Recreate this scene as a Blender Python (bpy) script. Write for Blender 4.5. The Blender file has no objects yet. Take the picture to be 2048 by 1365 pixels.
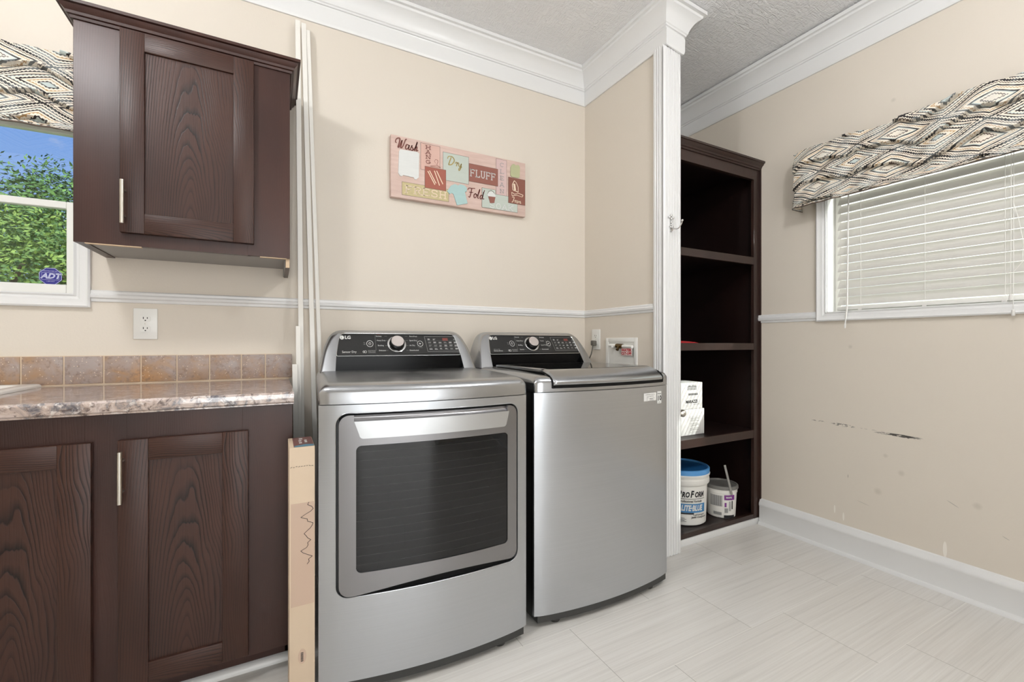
import bpy, bmesh, math, random
from mathutils import Matrix, Vector
random.seed(7)
sin, cos, pi = math.sin, math.cos, math.pi
SC = bpy.context.scene
COL = SC.collection

# ------------------------------------------------------------------ camera
CAMZ = 1.07
cam_d = bpy.data.cameras.new('camera'); cam = bpy.data.objects.new('camera', cam_d); COL.objects.link(cam)
cam_d.sensor_width = 36; cam_d.sensor_fit = 'HORIZONTAL'; cam_d.lens = 36 * 886 / 2048
cam_d.shift_y = 3.5 / 2048
cam_d.clip_start = 0.02
cam.location = (0, 0, CAMZ); cam.rotation_euler = (pi / 2, 0, -math.radians(28.15))
SC.camera = cam
SC.view_settings.view_transform = 'Standard'; SC.view_settings.look = 'None'
SC.view_settings.gamma = 1; SC.view_settings.use_curve_mapping = False
SC.view_settings.exposure = 0.0

# ------------------------------------------------------------------ node helper
class G:
    """small shader graph writer"""
    def __init__(s, tree):
        s.t = tree; s.n = tree.nodes; s.l = tree.links
    def node(s, kind, **kw):
        n = s.n.new(kind)
        for k, v in kw.items(): setattr(n, k, v)
        return n
    def put(s, sock, v):
        if isinstance(v, bpy.types.NodeSocket): s.l.new(v, sock)
        else: sock.default_value = v
    def m(s, op, a, b=0.0, c=0.0):
        n = s.node('ShaderNodeMath', operation=op)
        s.put(n.inputs[0], a); s.put(n.inputs[1], b); s.put(n.inputs[2], c)
        return n.outputs[0]
    def mix(s, f, a, b, blend='MIX'):
        n = s.node('ShaderNodeMix', data_type='RGBA', blend_type=blend)
        s.put(n.inputs[0], f); s.put(n.inputs[6], a); s.put(n.inputs[7], b)
        return n.outputs[2]
    def ramp(s, f, stops, mode='LINEAR'):
        n = s.node('ShaderNodeValToRGB'); r = n.color_ramp; r.interpolation = mode
        while len(r.elements) < len(stops): r.elements.new(0.5)
        for e, (p, c) in zip(r.elements, stops):
            e.position = p; e.color = c if len(c) == 4 else (*c, 1)
        s.put(n.inputs[0], f); return n.outputs[0]
    def noise(s, vec, scale, detail=2, rough=0.5, dist=0.0):
        n = s.node('ShaderNodeTexNoise'); s.put(n.inputs['Vector'], vec)
        n.inputs['Scale'].default_value = scale; n.inputs['Detail'].default_value = detail
        n.inputs['Roughness'].default_value = rough; n.inputs['Distortion'].default_value = dist
        return n.outputs[0]
    def voro(s, vec, scale, feature='F1', out=0):
        n = s.node('ShaderNodeTexVoronoi', feature=feature); s.put(n.inputs['Vector'], vec)
        n.inputs['Scale'].default_value = scale; return n.outputs[out]
    def mapv(s, vec, scale=(1, 1, 1), loc=(0, 0, 0), rot=(0, 0, 0)):
        n = s.node('ShaderNodeMapping'); s.put(n.inputs[0], vec)
        n.inputs['Scale'].default_value = scale; n.inputs['Location'].default_value = loc
        n.inputs['Rotation'].default_value = rot
        return n.outputs[0]
    def xyz(s, vec):
        n = s.node('ShaderNodeSeparateXYZ'); s.put(n.inputs[0], vec); return n.outputs
    def obj(s): return s.node('ShaderNodeTexCoord').outputs['Object']
    def pos(s): return s.node('ShaderNodeNewGeometry').outputs['Position']
    def uv(s): return s.node('ShaderNodeTexCoord').outputs['UV']
    def bump(s, h, strength=0.2, dist=0.01):
        n = s.node('ShaderNodeBump'); s.put(n.inputs['Height'], h)
        n.inputs['Strength'].default_value = strength; n.inputs['Distance'].default_value = dist
        return n.outputs[0]

def srgb(r, g, b):
    f = lambda c: (c / 12.92 if c <= 0.04045 else ((c + 0.055) / 1.055) ** 2.4)
    return (f(r / 255), f(g / 255), f(b / 255), 1)

def mat(name, color=(0.8, 0.8, 0.8, 1), rough=0.5, metal=0.0, spec=0.5, coat=0.0, build=None, **kw):
    m = bpy.data.materials.new(name); m.use_nodes = True
    g = G(m.node_tree); b = m.node_tree.nodes['Principled BSDF']
    b.inputs['Base Color'].default_value = color
    b.inputs['Roughness'].default_value = rough; b.inputs['Metallic'].default_value = metal
    b.inputs['Specular IOR Level'].default_value = spec; b.inputs['Coat Weight'].default_value = coat
    for k, v in kw.items(): b.inputs[k.replace('_', ' ')].default_value = v
    if build: build(g, b)
    m.diffuse_color = color
    return m

# ------------------------------------------------------------------ world, sun, lamps
w = bpy.data.worlds.new('sky'); SC.world = w; w.use_nodes = True
g = G(w.node_tree); bg = w.node_tree.nodes['Background']
tc = g.node('ShaderNodeTexCoord').outputs['Generated']
z = g.xyz(tc)[2]
base = g.ramp(z, [(0.0, srgb(185, 208, 246)), (0.35, srgb(128, 168, 242)), (1.0, srgb(60, 110, 210))])
cl = g.noise(g.mapv(tc, (1, 1, 2.0), (0.35, 0.1, 0.25)), 5.5, 6, 0.55)
clm = g.ramp(cl, [(0.50, (0, 0, 0)), (0.62, (1, 1, 1))])
SUN_DIR = Vector((.42, -.66, .62)).normalized()
dp = g.node('ShaderNodeVectorMath', operation='DOT_PRODUCT'); g.put(dp.inputs[0], tc); dp.inputs[1].default_value = SUN_DIR
haze = g.ramp(dp.outputs['Value'], [(-.05, (0, 0, 0)), (.30, (1, 1, 1))])   # bright hazy side of the sky around the sun
w.node_tree.links.new(g.mix(haze, g.mix(clm, base, srgb(225, 222, 238)), (1.9, 1.88, 1.82, 1)), bg.inputs[0])
bg.inputs[1].default_value = 1.05

def lamp(name, kind, loc, energy, rot=(0, 0, 0), color=(1, 1, 1), **kw):
    d = bpy.data.lights.new(name, kind); d.energy = energy; d.color = color
    for k, v in kw.items(): setattr(d, k, v)
    o = bpy.data.objects.new(name, d); o.location = loc; o.rotation_euler = rot; COL.objects.link(o)
    return o
sun_o = lamp('sun', 'SUN', (0, -5, 20), 4.4, (0, 0, 0), (1, .98, .95), angle=0.01)
sun_o.rotation_euler = SUN_DIR.to_track_quat('Z', 'Y').to_euler()
lamp('rear_fill_light', 'AREA', (0.1, -3.5, 1.35), 74, (pi / 2 + .22, 0, 0), (.955, .98, 1), shape='RECTANGLE', size=2.2, size_y=2.2)  # fill light added behind the camera to lift the whole room

# ------------------------------------------------------------------ mesh builder
class MB:
    def __init__(s): s.v = []; s.f = []; s.mi = []; s.uv = None
    def add(s, vs, fs, mi=0):
        o = len(s.v); s.v += [tuple(p) for p in vs]
        for f in fs: s.f.append([i + o for i in f]); s.mi.append(mi)
        return s
    def box(s, a, b, mi=0):
        x0, y0, z0 = a; x1, y1, z1 = b
        return s.add([(x0, y0, z0), (x1, y0, z0), (x1, y1, z0), (x0, y1, z0), (x0, y0, z1), (x1, y0, z1), (x1, y1, z1), (x0, y1, z1)],
                     [(0, 3, 2, 1), (4, 5, 6, 7), (0, 1, 5, 4), (1, 2, 6, 5), (2, 3, 7, 6), (3, 0, 4, 7)], mi)
    def bbox(s, a, b, r=0.003, mi=0, seg=2):
        """rounded box"""
        bm = bmesh.new(); bmesh.ops.create_cube(bm, size=1)
        for v in bm.verts:
            v.co = Vector([(a[i] + b[i]) / 2 + v.co[i] * (b[i] - a[i]) for i in range(3)])
        bmesh.ops.bevel(bm, geom=bm.edges[:], offset=r, segments=seg, affect='EDGES', profile=0.5)
        return s.bm(bm, mi)
    def bm(s, bm, mi=0):
        bm.verts.index_update()
        s.add([v.co[:] for v in bm.verts], [[v.index for v in f.verts] for f in bm.faces], mi); bm.free(); return s
    def tube(s, pts, r, n=10, mi=0, cap=True):
        pts = [Vector(p) for p in pts]; rs = r if isinstance(r, (list, tuple)) else [r] * len(pts)
        vs = []; up = None
        for i, p in enumerate(pts):
            d = (pts[min(i + 1, len(pts) - 1)] - pts[max(i - 1, 0)]).normalized()
            if up is None: up = Vector((0, 0, 1)) if abs(d.z) < .9 else Vector((1, 0, 0))
            a = d.cross(up).normalized(); b = a.cross(d).normalized(); up = b
            for k in range(n):
                t = 2 * pi * k / n; vs.append(p + (a * cos(t) + b * sin(t)) * rs[i])
        fs = [(i * n + k, i * n + (k + 1) % n, (i + 1) * n + (k + 1) % n, (i + 1) * n + k) for i in range(len(pts) - 1) for k in range(n)]
        if cap: fs += [tuple(range(n))[::-1], tuple((len(pts) - 1) * n + k for k in range(n))]
        return s.add(vs, [f[::-1] for f in fs], mi)
    def lathe(s, prof, c, n=48, mi=0, axis='z'):
        vs = []
        for r, h in prof:
            for k in range(n):
                t = 2 * pi * k / n
                p = (r * cos(t), r * sin(t), h)
                if axis == 'y': p = (p[0], h, p[1])
                if axis == 'x': p = (h, p[0], p[1])
                vs.append((c[0] + p[0], c[1] + p[1], c[2] + p[2]))
        fs = [(i * n + k, i * n + (k + 1) % n, (i + 1) * n + (k + 1) % n, (i + 1) * n + k) for i in range(len(prof) - 1) for k in range(n)]
        if prof[0][0] > 1e-6: fs.append(tuple(range(n))[::-1])
        if prof[-1][0] > 1e-6: fs.append(tuple((len(prof) - 1) * n + k for k in range(n)))
        return s.add(vs, fs, mi)
    def grid(s, nu, nv, fn, mi=0):
        vs = [fn(i / (nu - 1), j / (nv - 1)) for i in range(nu) for j in range(nv)]
        return s.add(vs, [(i * nv + j, (i + 1) * nv + j, (i + 1) * nv + j + 1, i * nv + j + 1) for i in range(nu - 1) for j in range(nv - 1)], mi)
    def prism(s, poly, fn, d0, d1, mi=0):
        """polygon (a,b) extruded from d0 to d1; fn(a,b,d)->xyz"""
        n = len(poly)
        vs = [fn(a, b, d0) for a, b in poly] + [fn(a, b, d1) for a, b in poly]
        return s.add(vs, [tuple(range(n)), tuple(range(n, 2 * n))[::-1]] + [(i, i + n, (i + 1) % n + n, (i + 1) % n) for i in range(n)], mi)
    def strip(s, us, top, bot, yf, th=0.01, mi=0):
        """solid plate between bot(u) and top(u), front surface y=yf(u,z), thickness th backwards"""
        n = len(us); vs = []
        for u in us:
            zt, zb = top(u), bot(u)
            vs += [(u, yf(u, zb), zb), (u, yf(u, zt), zt), (u, yf(u, zt) + th, zt), (u, yf(u, zb) + th, zb)]
        fs = []
        for i in range(n - 1):
            for k in range(4): fs.append((i * 4 + k, i * 4 + (k + 1) % 4, (i + 1) * 4 + (k + 1) % 4, (i + 1) * 4 + k))
        fs += [(0, 3, 2, 1), tuple((n - 1) * 4 + k for k in range(4))]
        return s.add(vs, fs, mi)
    def sweep(s, path, prof, side=1, closed=False, mi=0):
        """plan path [(x,y[,dz])], profile [(offset from wall, z)], offset to the right of travel (side=1)"""
        n = len(path); P = [Vector(p[:2]) for p in path]; dz = [p[2] if len(p) > 2 else 0 for p in path]; vs = []
        for i in range(n):
            a = P[i] - P[i - 1] if (i > 0 or closed) else None
            b = P[(i + 1) % n] - P[i] if (i < n - 1 or closed) else None
            nn = []
            for d in (a, b):
                if d is not None: d = d.normalized(); nn.append(Vector((d.y, -d.x)) * side)
            if len(nn) == 2: mvec = (nn[0] + nn[1]) / max(0.15, 1 + nn[0].dot(nn[1]))
            else: mvec = nn[0]
            for o, h in prof: q = P[i] + mvec * o; vs.append((q.x, q.y, h + dz[i]))
        m_ = len(prof)
        rng = range(n if closed else n - 1)
        fs = [(i * m_ + k, ((i + 1) % n) * m_ + k, ((i + 1) % n) * m_ + (k + 1) % m_, i * m_ + (k + 1) % m_) for i in rng for k in range(m_)]
        if not closed: fs += [tuple(range(m_)), tuple((n - 1) * m_ + k for k in range(m_))[::-1]]
        return s.add(vs, fs, mi)

def text_verts(body, size, shear=0.0, bold=0.0, align='CENTER', spacing=1.0):
    c = bpy.data.curves.new('t', 'FONT'); c.body = body; c.size = size; c.shear = shear; c.offset = bold
    c.align_x = align; c.align_y = 'CENTER'; c.resolution_u = 2; c.space_character = spacing
    o = bpy.data.objects.new('t', c)
    me = bpy.data.meshes.new_from_object(o)
    vs = [v.co[:2] for v in me.vertices]; fs = [list(p.vertices) for p in me.polygons]
    bpy.data.objects.remove(o); bpy.data.curves.remove(c); bpy.data.meshes.remove(me)
    return vs, fs
def add_text(mb, body, size, fn, mi=0, sx=1.0, flip=False, **kw):
    vs, fs = text_verts(body, size, **kw)
    mb.add([fn(x * sx, y) for x, y in vs], [f[::-1] if flip else f for f in fs], mi); return mb

def link(name, mb, mats, parent=None, smooth=35, bevel=0, local=False, recalc=True):
    me = bpy.data.meshes.new(name)
    if not isinstance(mats, (list, tuple)): mats = [mats]
    vs = [Vector(v) for v in mb.v]
    c = Vector((0, 0, 0))
    if not local and vs:
        lo = Vector([min(v[i] for v in vs) for i in range(3)]); hi = Vector([max(v[i] for v in vs) for i in range(3)])
        c = Vector(((lo.x + hi.x) / 2, (lo.y + hi.y) / 2, lo.z)); vs = [v - c for v in vs]
    me.from_pydata(vs, [], mb.f)
    for m_ in mats: me.materials.append(m_)
    me.polygons.foreach_set('material_index', mb.mi)
    if recalc:
        bm = bmesh.new(); bm.from_mesh(me); bmesh.ops.recalc_face_normals(bm, faces=bm.faces[:]); bm.to_mesh(me); bm.free()
    if smooth:
        me.polygons.foreach_set('use_smooth', [True] * len(me.polygons))
        me.set_sharp_from_angle(angle=math.radians(smooth))
    o = bpy.data.objects.new(name, me); COL.objects.link(o); o.location = c
    if bevel:
        b = o.modifiers.new('bevel', 'BEVEL'); b.width = bevel; b.segments = 2; b.limit_method = 'ANGLE'; b.angle_limit = math.radians(40)
    if parent:
        o.parent = parent
        if not local:
            M = parent_matrix(parent); o.matrix_parent_inverse = M.inverted()
    return o
def parent_matrix(p):
    M = Matrix.LocRotScale(p.location, p.rotation_euler, p.scale)
    return (parent_matrix(p.parent) @ p.matrix_parent_inverse @ M) if p.parent else M
def thing(name, label, cat, loc=(0, 0, 0), rotz=0, group=None):
    o = bpy.data.objects.new(name, None); COL.objects.link(o); o.empty_display_size = 0.1
    o.location = loc; o.rotation_euler = (0, 0, rotz); o['label'] = label; o['category'] = cat
    if group: o['group'] = group
    return o
def tag(o, label, cat, group=None, kind=None):
    o['label'] = label; o['category'] = cat
    if group: o['group'] = group
    if kind: o['kind'] = kind
    return o
def struct(o): o['kind'] = 'structure'; return o
def dup(root, loc=None, rotz=None, label=None):
    r = root.copy(); COL.objects.link(r)
    if loc is not None: r.location = loc
    if rotz is not None: r.rotation_euler = (0, 0, rotz)
    if label: r['label'] = label
    for ch in [o for o in bpy.data.objects if o.parent == root]:
        c = ch.copy(); COL.objects.link(c); c.parent = r
        for gch in [o for o in bpy.data.objects if o.parent == ch]:
            d = gch.copy(); COL.objects.link(d); d.parent = c
    return r

# ------------------------------------------------------------------ materials
def wall_build(scuff):
    def f(g, b):
        p = g.pos(); col = srgb(222, 213, 200)
        n1 = g.noise(p, 2.2, 3); c = g.mix(g.m('MULTIPLY', n1, .10), col, srgb(212, 202, 184))
        if scuff:
            X = g.xyz(p); yy, zz = X[1], X[2]
            def blob(y0, z0, ry, rz, slope=0.0, ns=60, th=.45, nsc=(1, 1, 1)):
                dy = g.m('SUBTRACT', yy, y0)
                dz = g.m('SUBTRACT', g.m('SUBTRACT', zz, z0), g.m('MULTIPLY', dy, slope))
                d = g.m('ADD', g.m('POWER', g.m('ABSOLUTE', g.m('DIVIDE', dy, ry)), 2.0), g.m('POWER', g.m('ABSOLUTE', g.m('DIVIDE', dz, rz)), 2.0))
                k = g.m('SUBTRACT', 1.0, d)
                n = g.noise(g.mapv(p, nsc), ns, 4, .7)
                return g.m('MULTIPLY', g.m('GREATER_THAN', k, 0.0), g.m('MULTIPLY', g.m('MULTIPLY', k, 1.6), g.m('GREATER_THAN', n, th))), k
            dark = srgb(70, 66, 62)
            for a in ((.965, .642, .095, .007, -.01, 90, .46, (1, .35, 2), 1.0), (0.93, .640, .06, .007, .03, 90, .48, (1, .5, 1.5), .9), (1.19, .652, .06, .009, .03, 120, .53, (1, .5, 1), .8), (1.30, .657, .04, .004, 0, 120, .55, (1, .5, 1), .6),
                      (1.10, .650, .12, .0022, .0, 90, .56, (1, .4, 1), .3), (.93, .605, .16, .003, .05, 90, .62, (1, .3, 1), .25),
                      (.775, .385, .022, .0022, .55, 60, .3, (1, 1, 1), .35), (.62, .30, .012, .002, .5, 60, .3, (1, 1, 1), .3), (1.10, .285, .03, .0014, .2, 60, .4, (1, 1, 1), .3), (1.165, .40, .003, .010, 0, 60, .45, (1, 1, 1), .3)):
                f_, _ = blob(*a[:8]); c = g.mix(g.m('MULTIPLY', g.m('MINIMUM', f_, 1.0), a[8]), c, dark)
            for a in ((.80, .182, .007, .036, 0, 30, .2, (1, 1, 1)), (1.225, .215, .004, .022, 0, 30, .2, (1, 1, 1)), (1.185, .19, .004, .022, 0, 30, .2, (1, 1, 1))):
                f_, _ = blob(*a); c = g.mix(g.m('MINIMUM', g.m('MULTIPLY', f_, 3), 1.0), c, srgb(238, 232, 222))
            for y0, z0, r in ((1.01, 1.99 * .27, .012), (.95, .47, .016), (1.04, .36, .02), (.70, .40, .018), (1.155, 1.05, .012), (.98, 2.2, .012)):
                d = g.m('SQRT', g.m('ADD', g.m('POWER', g.m('ABSOLUTE', g.m('SUBTRACT', yy, y0)), 2.0), g.m('POWER', g.m('ABSOLUTE', g.m('SUBTRACT', zz, z0)), 2.0)))
                k = g.ramp(g.m('DIVIDE', d, r), [(.3, (.22, .22, .22)), (1.0, (0, 0, 0))]); c = g.mix(k, c, srgb(150, 142, 125))
        g.put(b.inputs['Base Color'], c)
        g.put(b.inputs['Normal'], g.bump(g.noise(p, 160, 2), .12, .002))
    return f
M = {}
M['wall'] = mat('wall_paint', rough=.62, build=wall_build(False), color=srgb(221, 211, 193))
M['wall_r'] = mat('wall_paint_scuffed', rough=.62, build=wall_build(True), color=srgb(221, 211, 193))
def trim_b(g, b): g.put(b.inputs['Normal'], g.bump(g.noise(g.pos(), 25, 2), .03, .001))
M['trim'] = mat('white_trim_paint', srgb(232, 232, 231), .32, build=trim_b)
M['white_pl'] = mat('white_plastic', srgb(238, 237, 232), .3)
M['slot'] = mat('socket_slot_dark', srgb(30, 28, 26), .5)
M['gap_shade'] = mat('gap_shade_black', srgb(12, 12, 12), .7, spec=.2)  # near-black standing for the shade inside gaps and seams
def ceil_b(g, b):
    p = g.pos()
    w1 = g.noise(g.mapv(p, (1, 1, 1)), 5, 2)
    a = g.noise(g.mapv(p, (14, 60, 1), rot=(0, 0, .9)), 1.0, 3, .6, 1.4)
    c = g.noise(g.mapv(p, (55, 16, 1), rot=(0, 0, -.5)), 1.0, 3, .6, 1.4)
    h = g.m('ADD', g.m('MULTIPLY', a, w1), g.m('MULTIPLY', c, g.m('SUBTRACT', 1.0, w1)))
    h = g.ramp(h, [(.42, (0, 0, 0)), (.56, (1, 1, 1))])
    g.put(b.inputs['Normal'], g.bump(h, .55, .008))
M['ceiling'] = mat('ceiling_texture_paint', srgb(242, 242, 242), .5, build=ceil_b)

def floor_b(g, b):
    p = g.pos(); X = g.xyz(p)
    R, L = .3155, .605
    r = g.m('DIVIDE', g.m('SUBTRACT', 1.357, X[1]), R); row = g.m('FLOOR', r); fy = g.m('SUBTRACT', r, row)
    cx = g.m('DIVIDE', g.m('SUBTRACT', g.m('SUBTRACT', X[0], .97), g.m('MULTIPLY', row, .2)), L)
    cc = g.m('FLOOR', cx); fx = g.m('SUBTRACT', cx, cc)
    ey = g.m('MULTIPLY', g.m('MINIMUM', fy, g.m('SUBTRACT', 1.0, fy)), R)
    ex = g.m('MULTIPLY', g.m('MINIMUM', fx, g.m('SUBTRACT', 1.0, fx)), L)
    gx = g.m('LESS_THAN', ex, .0009); gy = g.m('LESS_THAN', ey, .0014)
    wn = g.node('ShaderNodeTexWhiteNoise', noise_dimensions='2D'); cb = g.node('ShaderNodeCombineXYZ')
    g.put(cb.inputs[0], row); g.put(cb.inputs[1], cc); g.put(wn.inputs[0], cb.outputs[0]); rnd = wn.outputs[0]
    off = g.node('ShaderNodeVectorMath', operation='ADD'); cb2 = g.node('ShaderNodeCombineXYZ')
    g.put(cb2.inputs[2], g.m('MULTIPLY', rnd, 9.0)); g.put(off.inputs[0], p); g.put(off.inputs[1], cb2.outputs[0])
    s1 = g.noise(g.mapv(off.outputs[0], (2.0, 150, 1)), 1.0, 4, .6, .3)
    s2 = g.noise(g.mapv(off.outputs[0], (1.0, 40, 1)), 1.0, 2, .5, .2)
    k = g.m('ADD', g.m('MULTIPLY', s1, .7), g.m('MULTIPLY', s2, .3))
    col = g.ramp(k, [(.30, srgb(210, 207, 202)), (.5, srgb(224, 221, 216)), (.68, srgb(231, 229, 225))])
    col = g.mix(g.m('MULTIPLY', rnd, .10), col, srgb(205, 196, 182))
    col = g.mix(g.m('MULTIPLY', gy, .65), col, srgb(240, 238, 232)); col = g.mix(g.m('MULTIPLY', gx, .75), col, srgb(140, 134, 124))
    dots = g.m('LESS_THAN', g.voro(g.mapv(p, (1, 1, 1)), 5.0), .022); col = g.mix(g.m('MULTIPLY', dots, .45), col, srgb(120, 112, 100))
    g.put(b.inputs['Base Color'], col)
    g.put(b.inputs['Normal'], g.bump(g.m('SUBTRACT', g.m('MULTIPLY', s1, .25), g.m('MAXIMUM', gx, gy)), .15, .002))
M['floor'] = mat('floor_tile', rough=.30, build=floor_b, color=srgb(221, 218, 211))

def wood_b(horizontal=False, c0=(17, 9, 8), c1=(52, 31, 25), c2=(74, 46, 35), seed=0.0, lines=1.0, apex=.25):
    def f(g, b):
        o = g.obj()
        X = g.xyz(o); x, z_ = (X[2], X[0]) if horizontal else (X[0], X[2])
        wv = g.noise(g.mapv(o, (2.2, 1, .5) if not horizontal else (.5, 1, 2.2), (seed, seed, seed)), 4.0, 2, .5)
        zz = g.m('MULTIPLY', g.m('ADD', z_, apex), .10)
        xx = g.m('ADD', x, g.m('MULTIPLY', g.m('SUBTRACT', wv, .5), .05))
        rr_ = g.m('SQRT', g.m('ADD', g.m('MULTIPLY', xx, xx), g.m('MULTIPLY', zz, zz)))
        jit = g.noise(g.mapv(o, (60, 1, 9) if not horizontal else (9, 1, 60)), 1.0, 2, .6)
        ph = g.m('ADD', g.m('MULTIPLY', rr_, 165.0), g.m('ADD', g.m('MULTIPLY', wv, 7.0), g.m('MULTIPLY', jit, .55)))
        fr = g.m('FRACT', ph)
        wid = g.noise(g.mapv(o, (12, 1, 3) if not horizontal else (3, 1, 12), (3, 1, seed)), 1.0, 1)
        fine = g.noise(g.mapv(o, (1, 1, .02) if not horizontal else (.02, 1, 1)), 420, 2, .6)
        ln = g.m('MULTIPLY', g.ramp(fr, [(0.0, (.2, .2, .2)), (.06, (1, 1, 1)), (.22, (.5, .5, .5)), (.45, (0, 0, 0)), (1.0, (0, 0, 0))]), g.ramp(wid, [(.35, (.35, .35, .35)), (.62, (1, 1, 1))]))
        dark = g.m('MULTIPLY', g.m('ADD', g.m('MULTIPLY', ln, .95), g.m('MULTIPLY', g.ramp(fine, [(.5, (0, 0, 0)), (.75, (1, 1, 1))]), .25)), lines)
        base = g.ramp(g.noise(g.mapv(o, (1, 1, .3)), 5, 3), [(.3, srgb(*c1)), (.7, srgb(*c2))])
        g.put(b.inputs['Base Color'], g.mix(dark, base, srgb(*c0)))
        g.put(b.inputs['Normal'], g.bump(g.m('MULTIPLY', dark, -1.0), .3, .001))
    return f
M['oak'] = mat('dark_oak', rough=.40, spec=.35, build=wood_b(), color=srgb(62, 38, 30))
M['oak_h'] = mat('dark_oak_rail', rough=.40, spec=.35, build=wood_b(True, seed=2.0), color=srgb(62, 38, 30))
M['oak_p'] = mat('dark_oak_panel', rough=.40, spec=.35, build=wood_b(False, seed=5.3), color=srgb(62, 38, 30))
M['frame'] = mat('espresso_wood', rough=.36, spec=.4, build=wood_b(c0=(38, 20, 17), c1=(48, 27, 22), c2=(68, 39, 30), lines=.22), color=srgb(60, 32, 26))
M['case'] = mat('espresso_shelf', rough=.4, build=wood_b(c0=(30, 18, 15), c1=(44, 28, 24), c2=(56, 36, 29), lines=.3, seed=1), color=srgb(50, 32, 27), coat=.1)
M['case_shade'] = mat('espresso_shelf_shaded', rough=.45, build=wood_b(c0=(14, 6, 5), c1=(24, 11, 9), c2=(32, 15, 12), lines=.3, seed=3), color=srgb(26, 12, 10))  # darker copy of the shelf wood, shade of the deep interior in its colour
M['under'] = mat('grey_laminate', srgb(150, 147, 143), .5)
M['raw'] = mat('raw_board_edge', srgb(205, 180, 150), .7)
M['nickel'] = mat('brushed_nickel', srgb(205, 200, 190), .28, 1.0)
M['chrome'] = mat('chrome', srgb(225, 225, 225), .08, 1.0)

def steel_b(sc=(1.5, 1, 260), base=(176, 176, 174), rr=.3):
    def f(g, b):
        o = g.obj(); n = g.noise(g.mapv(o, sc), 1.0, 3, .6)
        sm = g.noise(o, 4, 3, .6)
        c = g.mix(n, srgb(*[v - 5 for v in base]), srgb(*[v + 6 for v in base]))
        g.put(b.inputs['Base Color'], c)
        g.put(b.inputs['Roughness'], g.m('ADD', g.m('MULTIPLY', sm, .10), g.m('ADD', g.m('MULTIPLY', n, .05), rr - .07)))
        g.put(b.inputs['Normal'], g.bump(n, .02, .0006))
        b.inputs['Anisotropic'].default_value = .4
    return f
M['steel'] = mat('brushed_stainless', rough=.3, metal=1, build=steel_b(base=(192, 195, 199)), color=srgb(200, 201, 202))
M['steel_top'] = mat('satin_graphite_cover', rough=.22, metal=1, build=steel_b((1, 1, 1), (180, 182, 185), .24), color=srgb(166, 164, 161))
M['gun'] = mat('gunmetal_door_trim', rough=.3, metal=1, build=steel_b((1, 1, 1), (148, 147, 149), .30), color=srgb(128, 126, 126))
M['band'] = mat('light_brushed_handle', rough=.30, metal=1, build=steel_b((1, 1, 1), (206, 208, 210), .34), color=srgb(196, 196, 194))
M['sidem'] = mat('dark_grey_side_metal', srgb(72, 72, 72), .4, .6)
M['kick'] = mat('charcoal_plastic', srgb(52, 52, 50), .5)
M['blackgl'] = mat('black_gloss', srgb(10, 10, 11), .08, spec=.5)
M['recess'] = mat('black_recess', srgb(8, 8, 9), .18, spec=.12)
M['panel'] = mat('charcoal_control_panel', srgb(40, 40, 40), .28, spec=.4)
def glass_b(g, b):
    o = g.obj(); z_ = g.xyz(o)[2]
    k = g.m('LESS_THAN', g.m('FRACT', g.m('MULTIPLY', z_, 38.0)), .06)
    g.put(b.inputs['Base Color'], g.mix(g.m('MULTIPLY', k, .25), srgb(14, 15, 17), srgb(60, 60, 58)))
M['dglass'] = mat('tinted_door_glass', rough=.03, spec=.5, build=glass_b, color=srgb(14, 15, 17), IOR=1.5)
M['lidglass'] = mat('tinted_lid_glass', srgb(20, 21, 22), .03, spec=.8, IOR=1.6)
M['ink_w'] = mat('white_print', srgb(225, 225, 222), .5)
M['ink_g'] = mat('grey_print', srgb(150, 150, 148), .5)
M['ink_k'] = mat('black_print', srgb(25, 25, 28), .5)
M['ink_r'] = mat('red_print', srgb(185, 40, 45), .5)
M['led'] = mat('red_led_area', srgb(125, 60, 52), .3)
M['knobf'] = mat('satin_knob_face', srgb(214, 205, 202), .28, .6)

def counter_b(g, b):
    p = g.pos()
    wv = g.noise(p, 9, 3, .6, 1.2)
    n1 = g.noise(p, 22, 5, .66, .9); v = g.voro(g.mapv(p, (1, 1, 1)), 55)
    col = g.ramp(n1, [(.30, srgb(66, 62, 70)), (.40, srgb(130, 124, 126)), (.50, srgb(186, 166, 154)), (.62, srgb(206, 190, 184)), (.72, srgb(150, 132, 122))])
    n2 = g.noise(p, 45, 4, .7, .8)
    col = g.mix(g.ramp(n2, [(.54, (0, 0, 0)), (.62, (.8, .8, .8))]), col, srgb(88, 72, 68))
    n3 = g.noise(g.mapv(p, (1, 1, 1), (3, 3, 3)), 30, 4, .7, .8)
    col = g.mix(g.ramp(n3, [(.56, (0, 0, 0)), (.64, (.8, .8, .8))]), col, srgb(226, 216, 210))
    g.put(b.inputs['Base Color'], col)
M['counter'] = mat('granite_laminate', rough=.09, spec=.9, IOR=1.6, build=counter_b, color=srgb(170, 150, 135))
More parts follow.
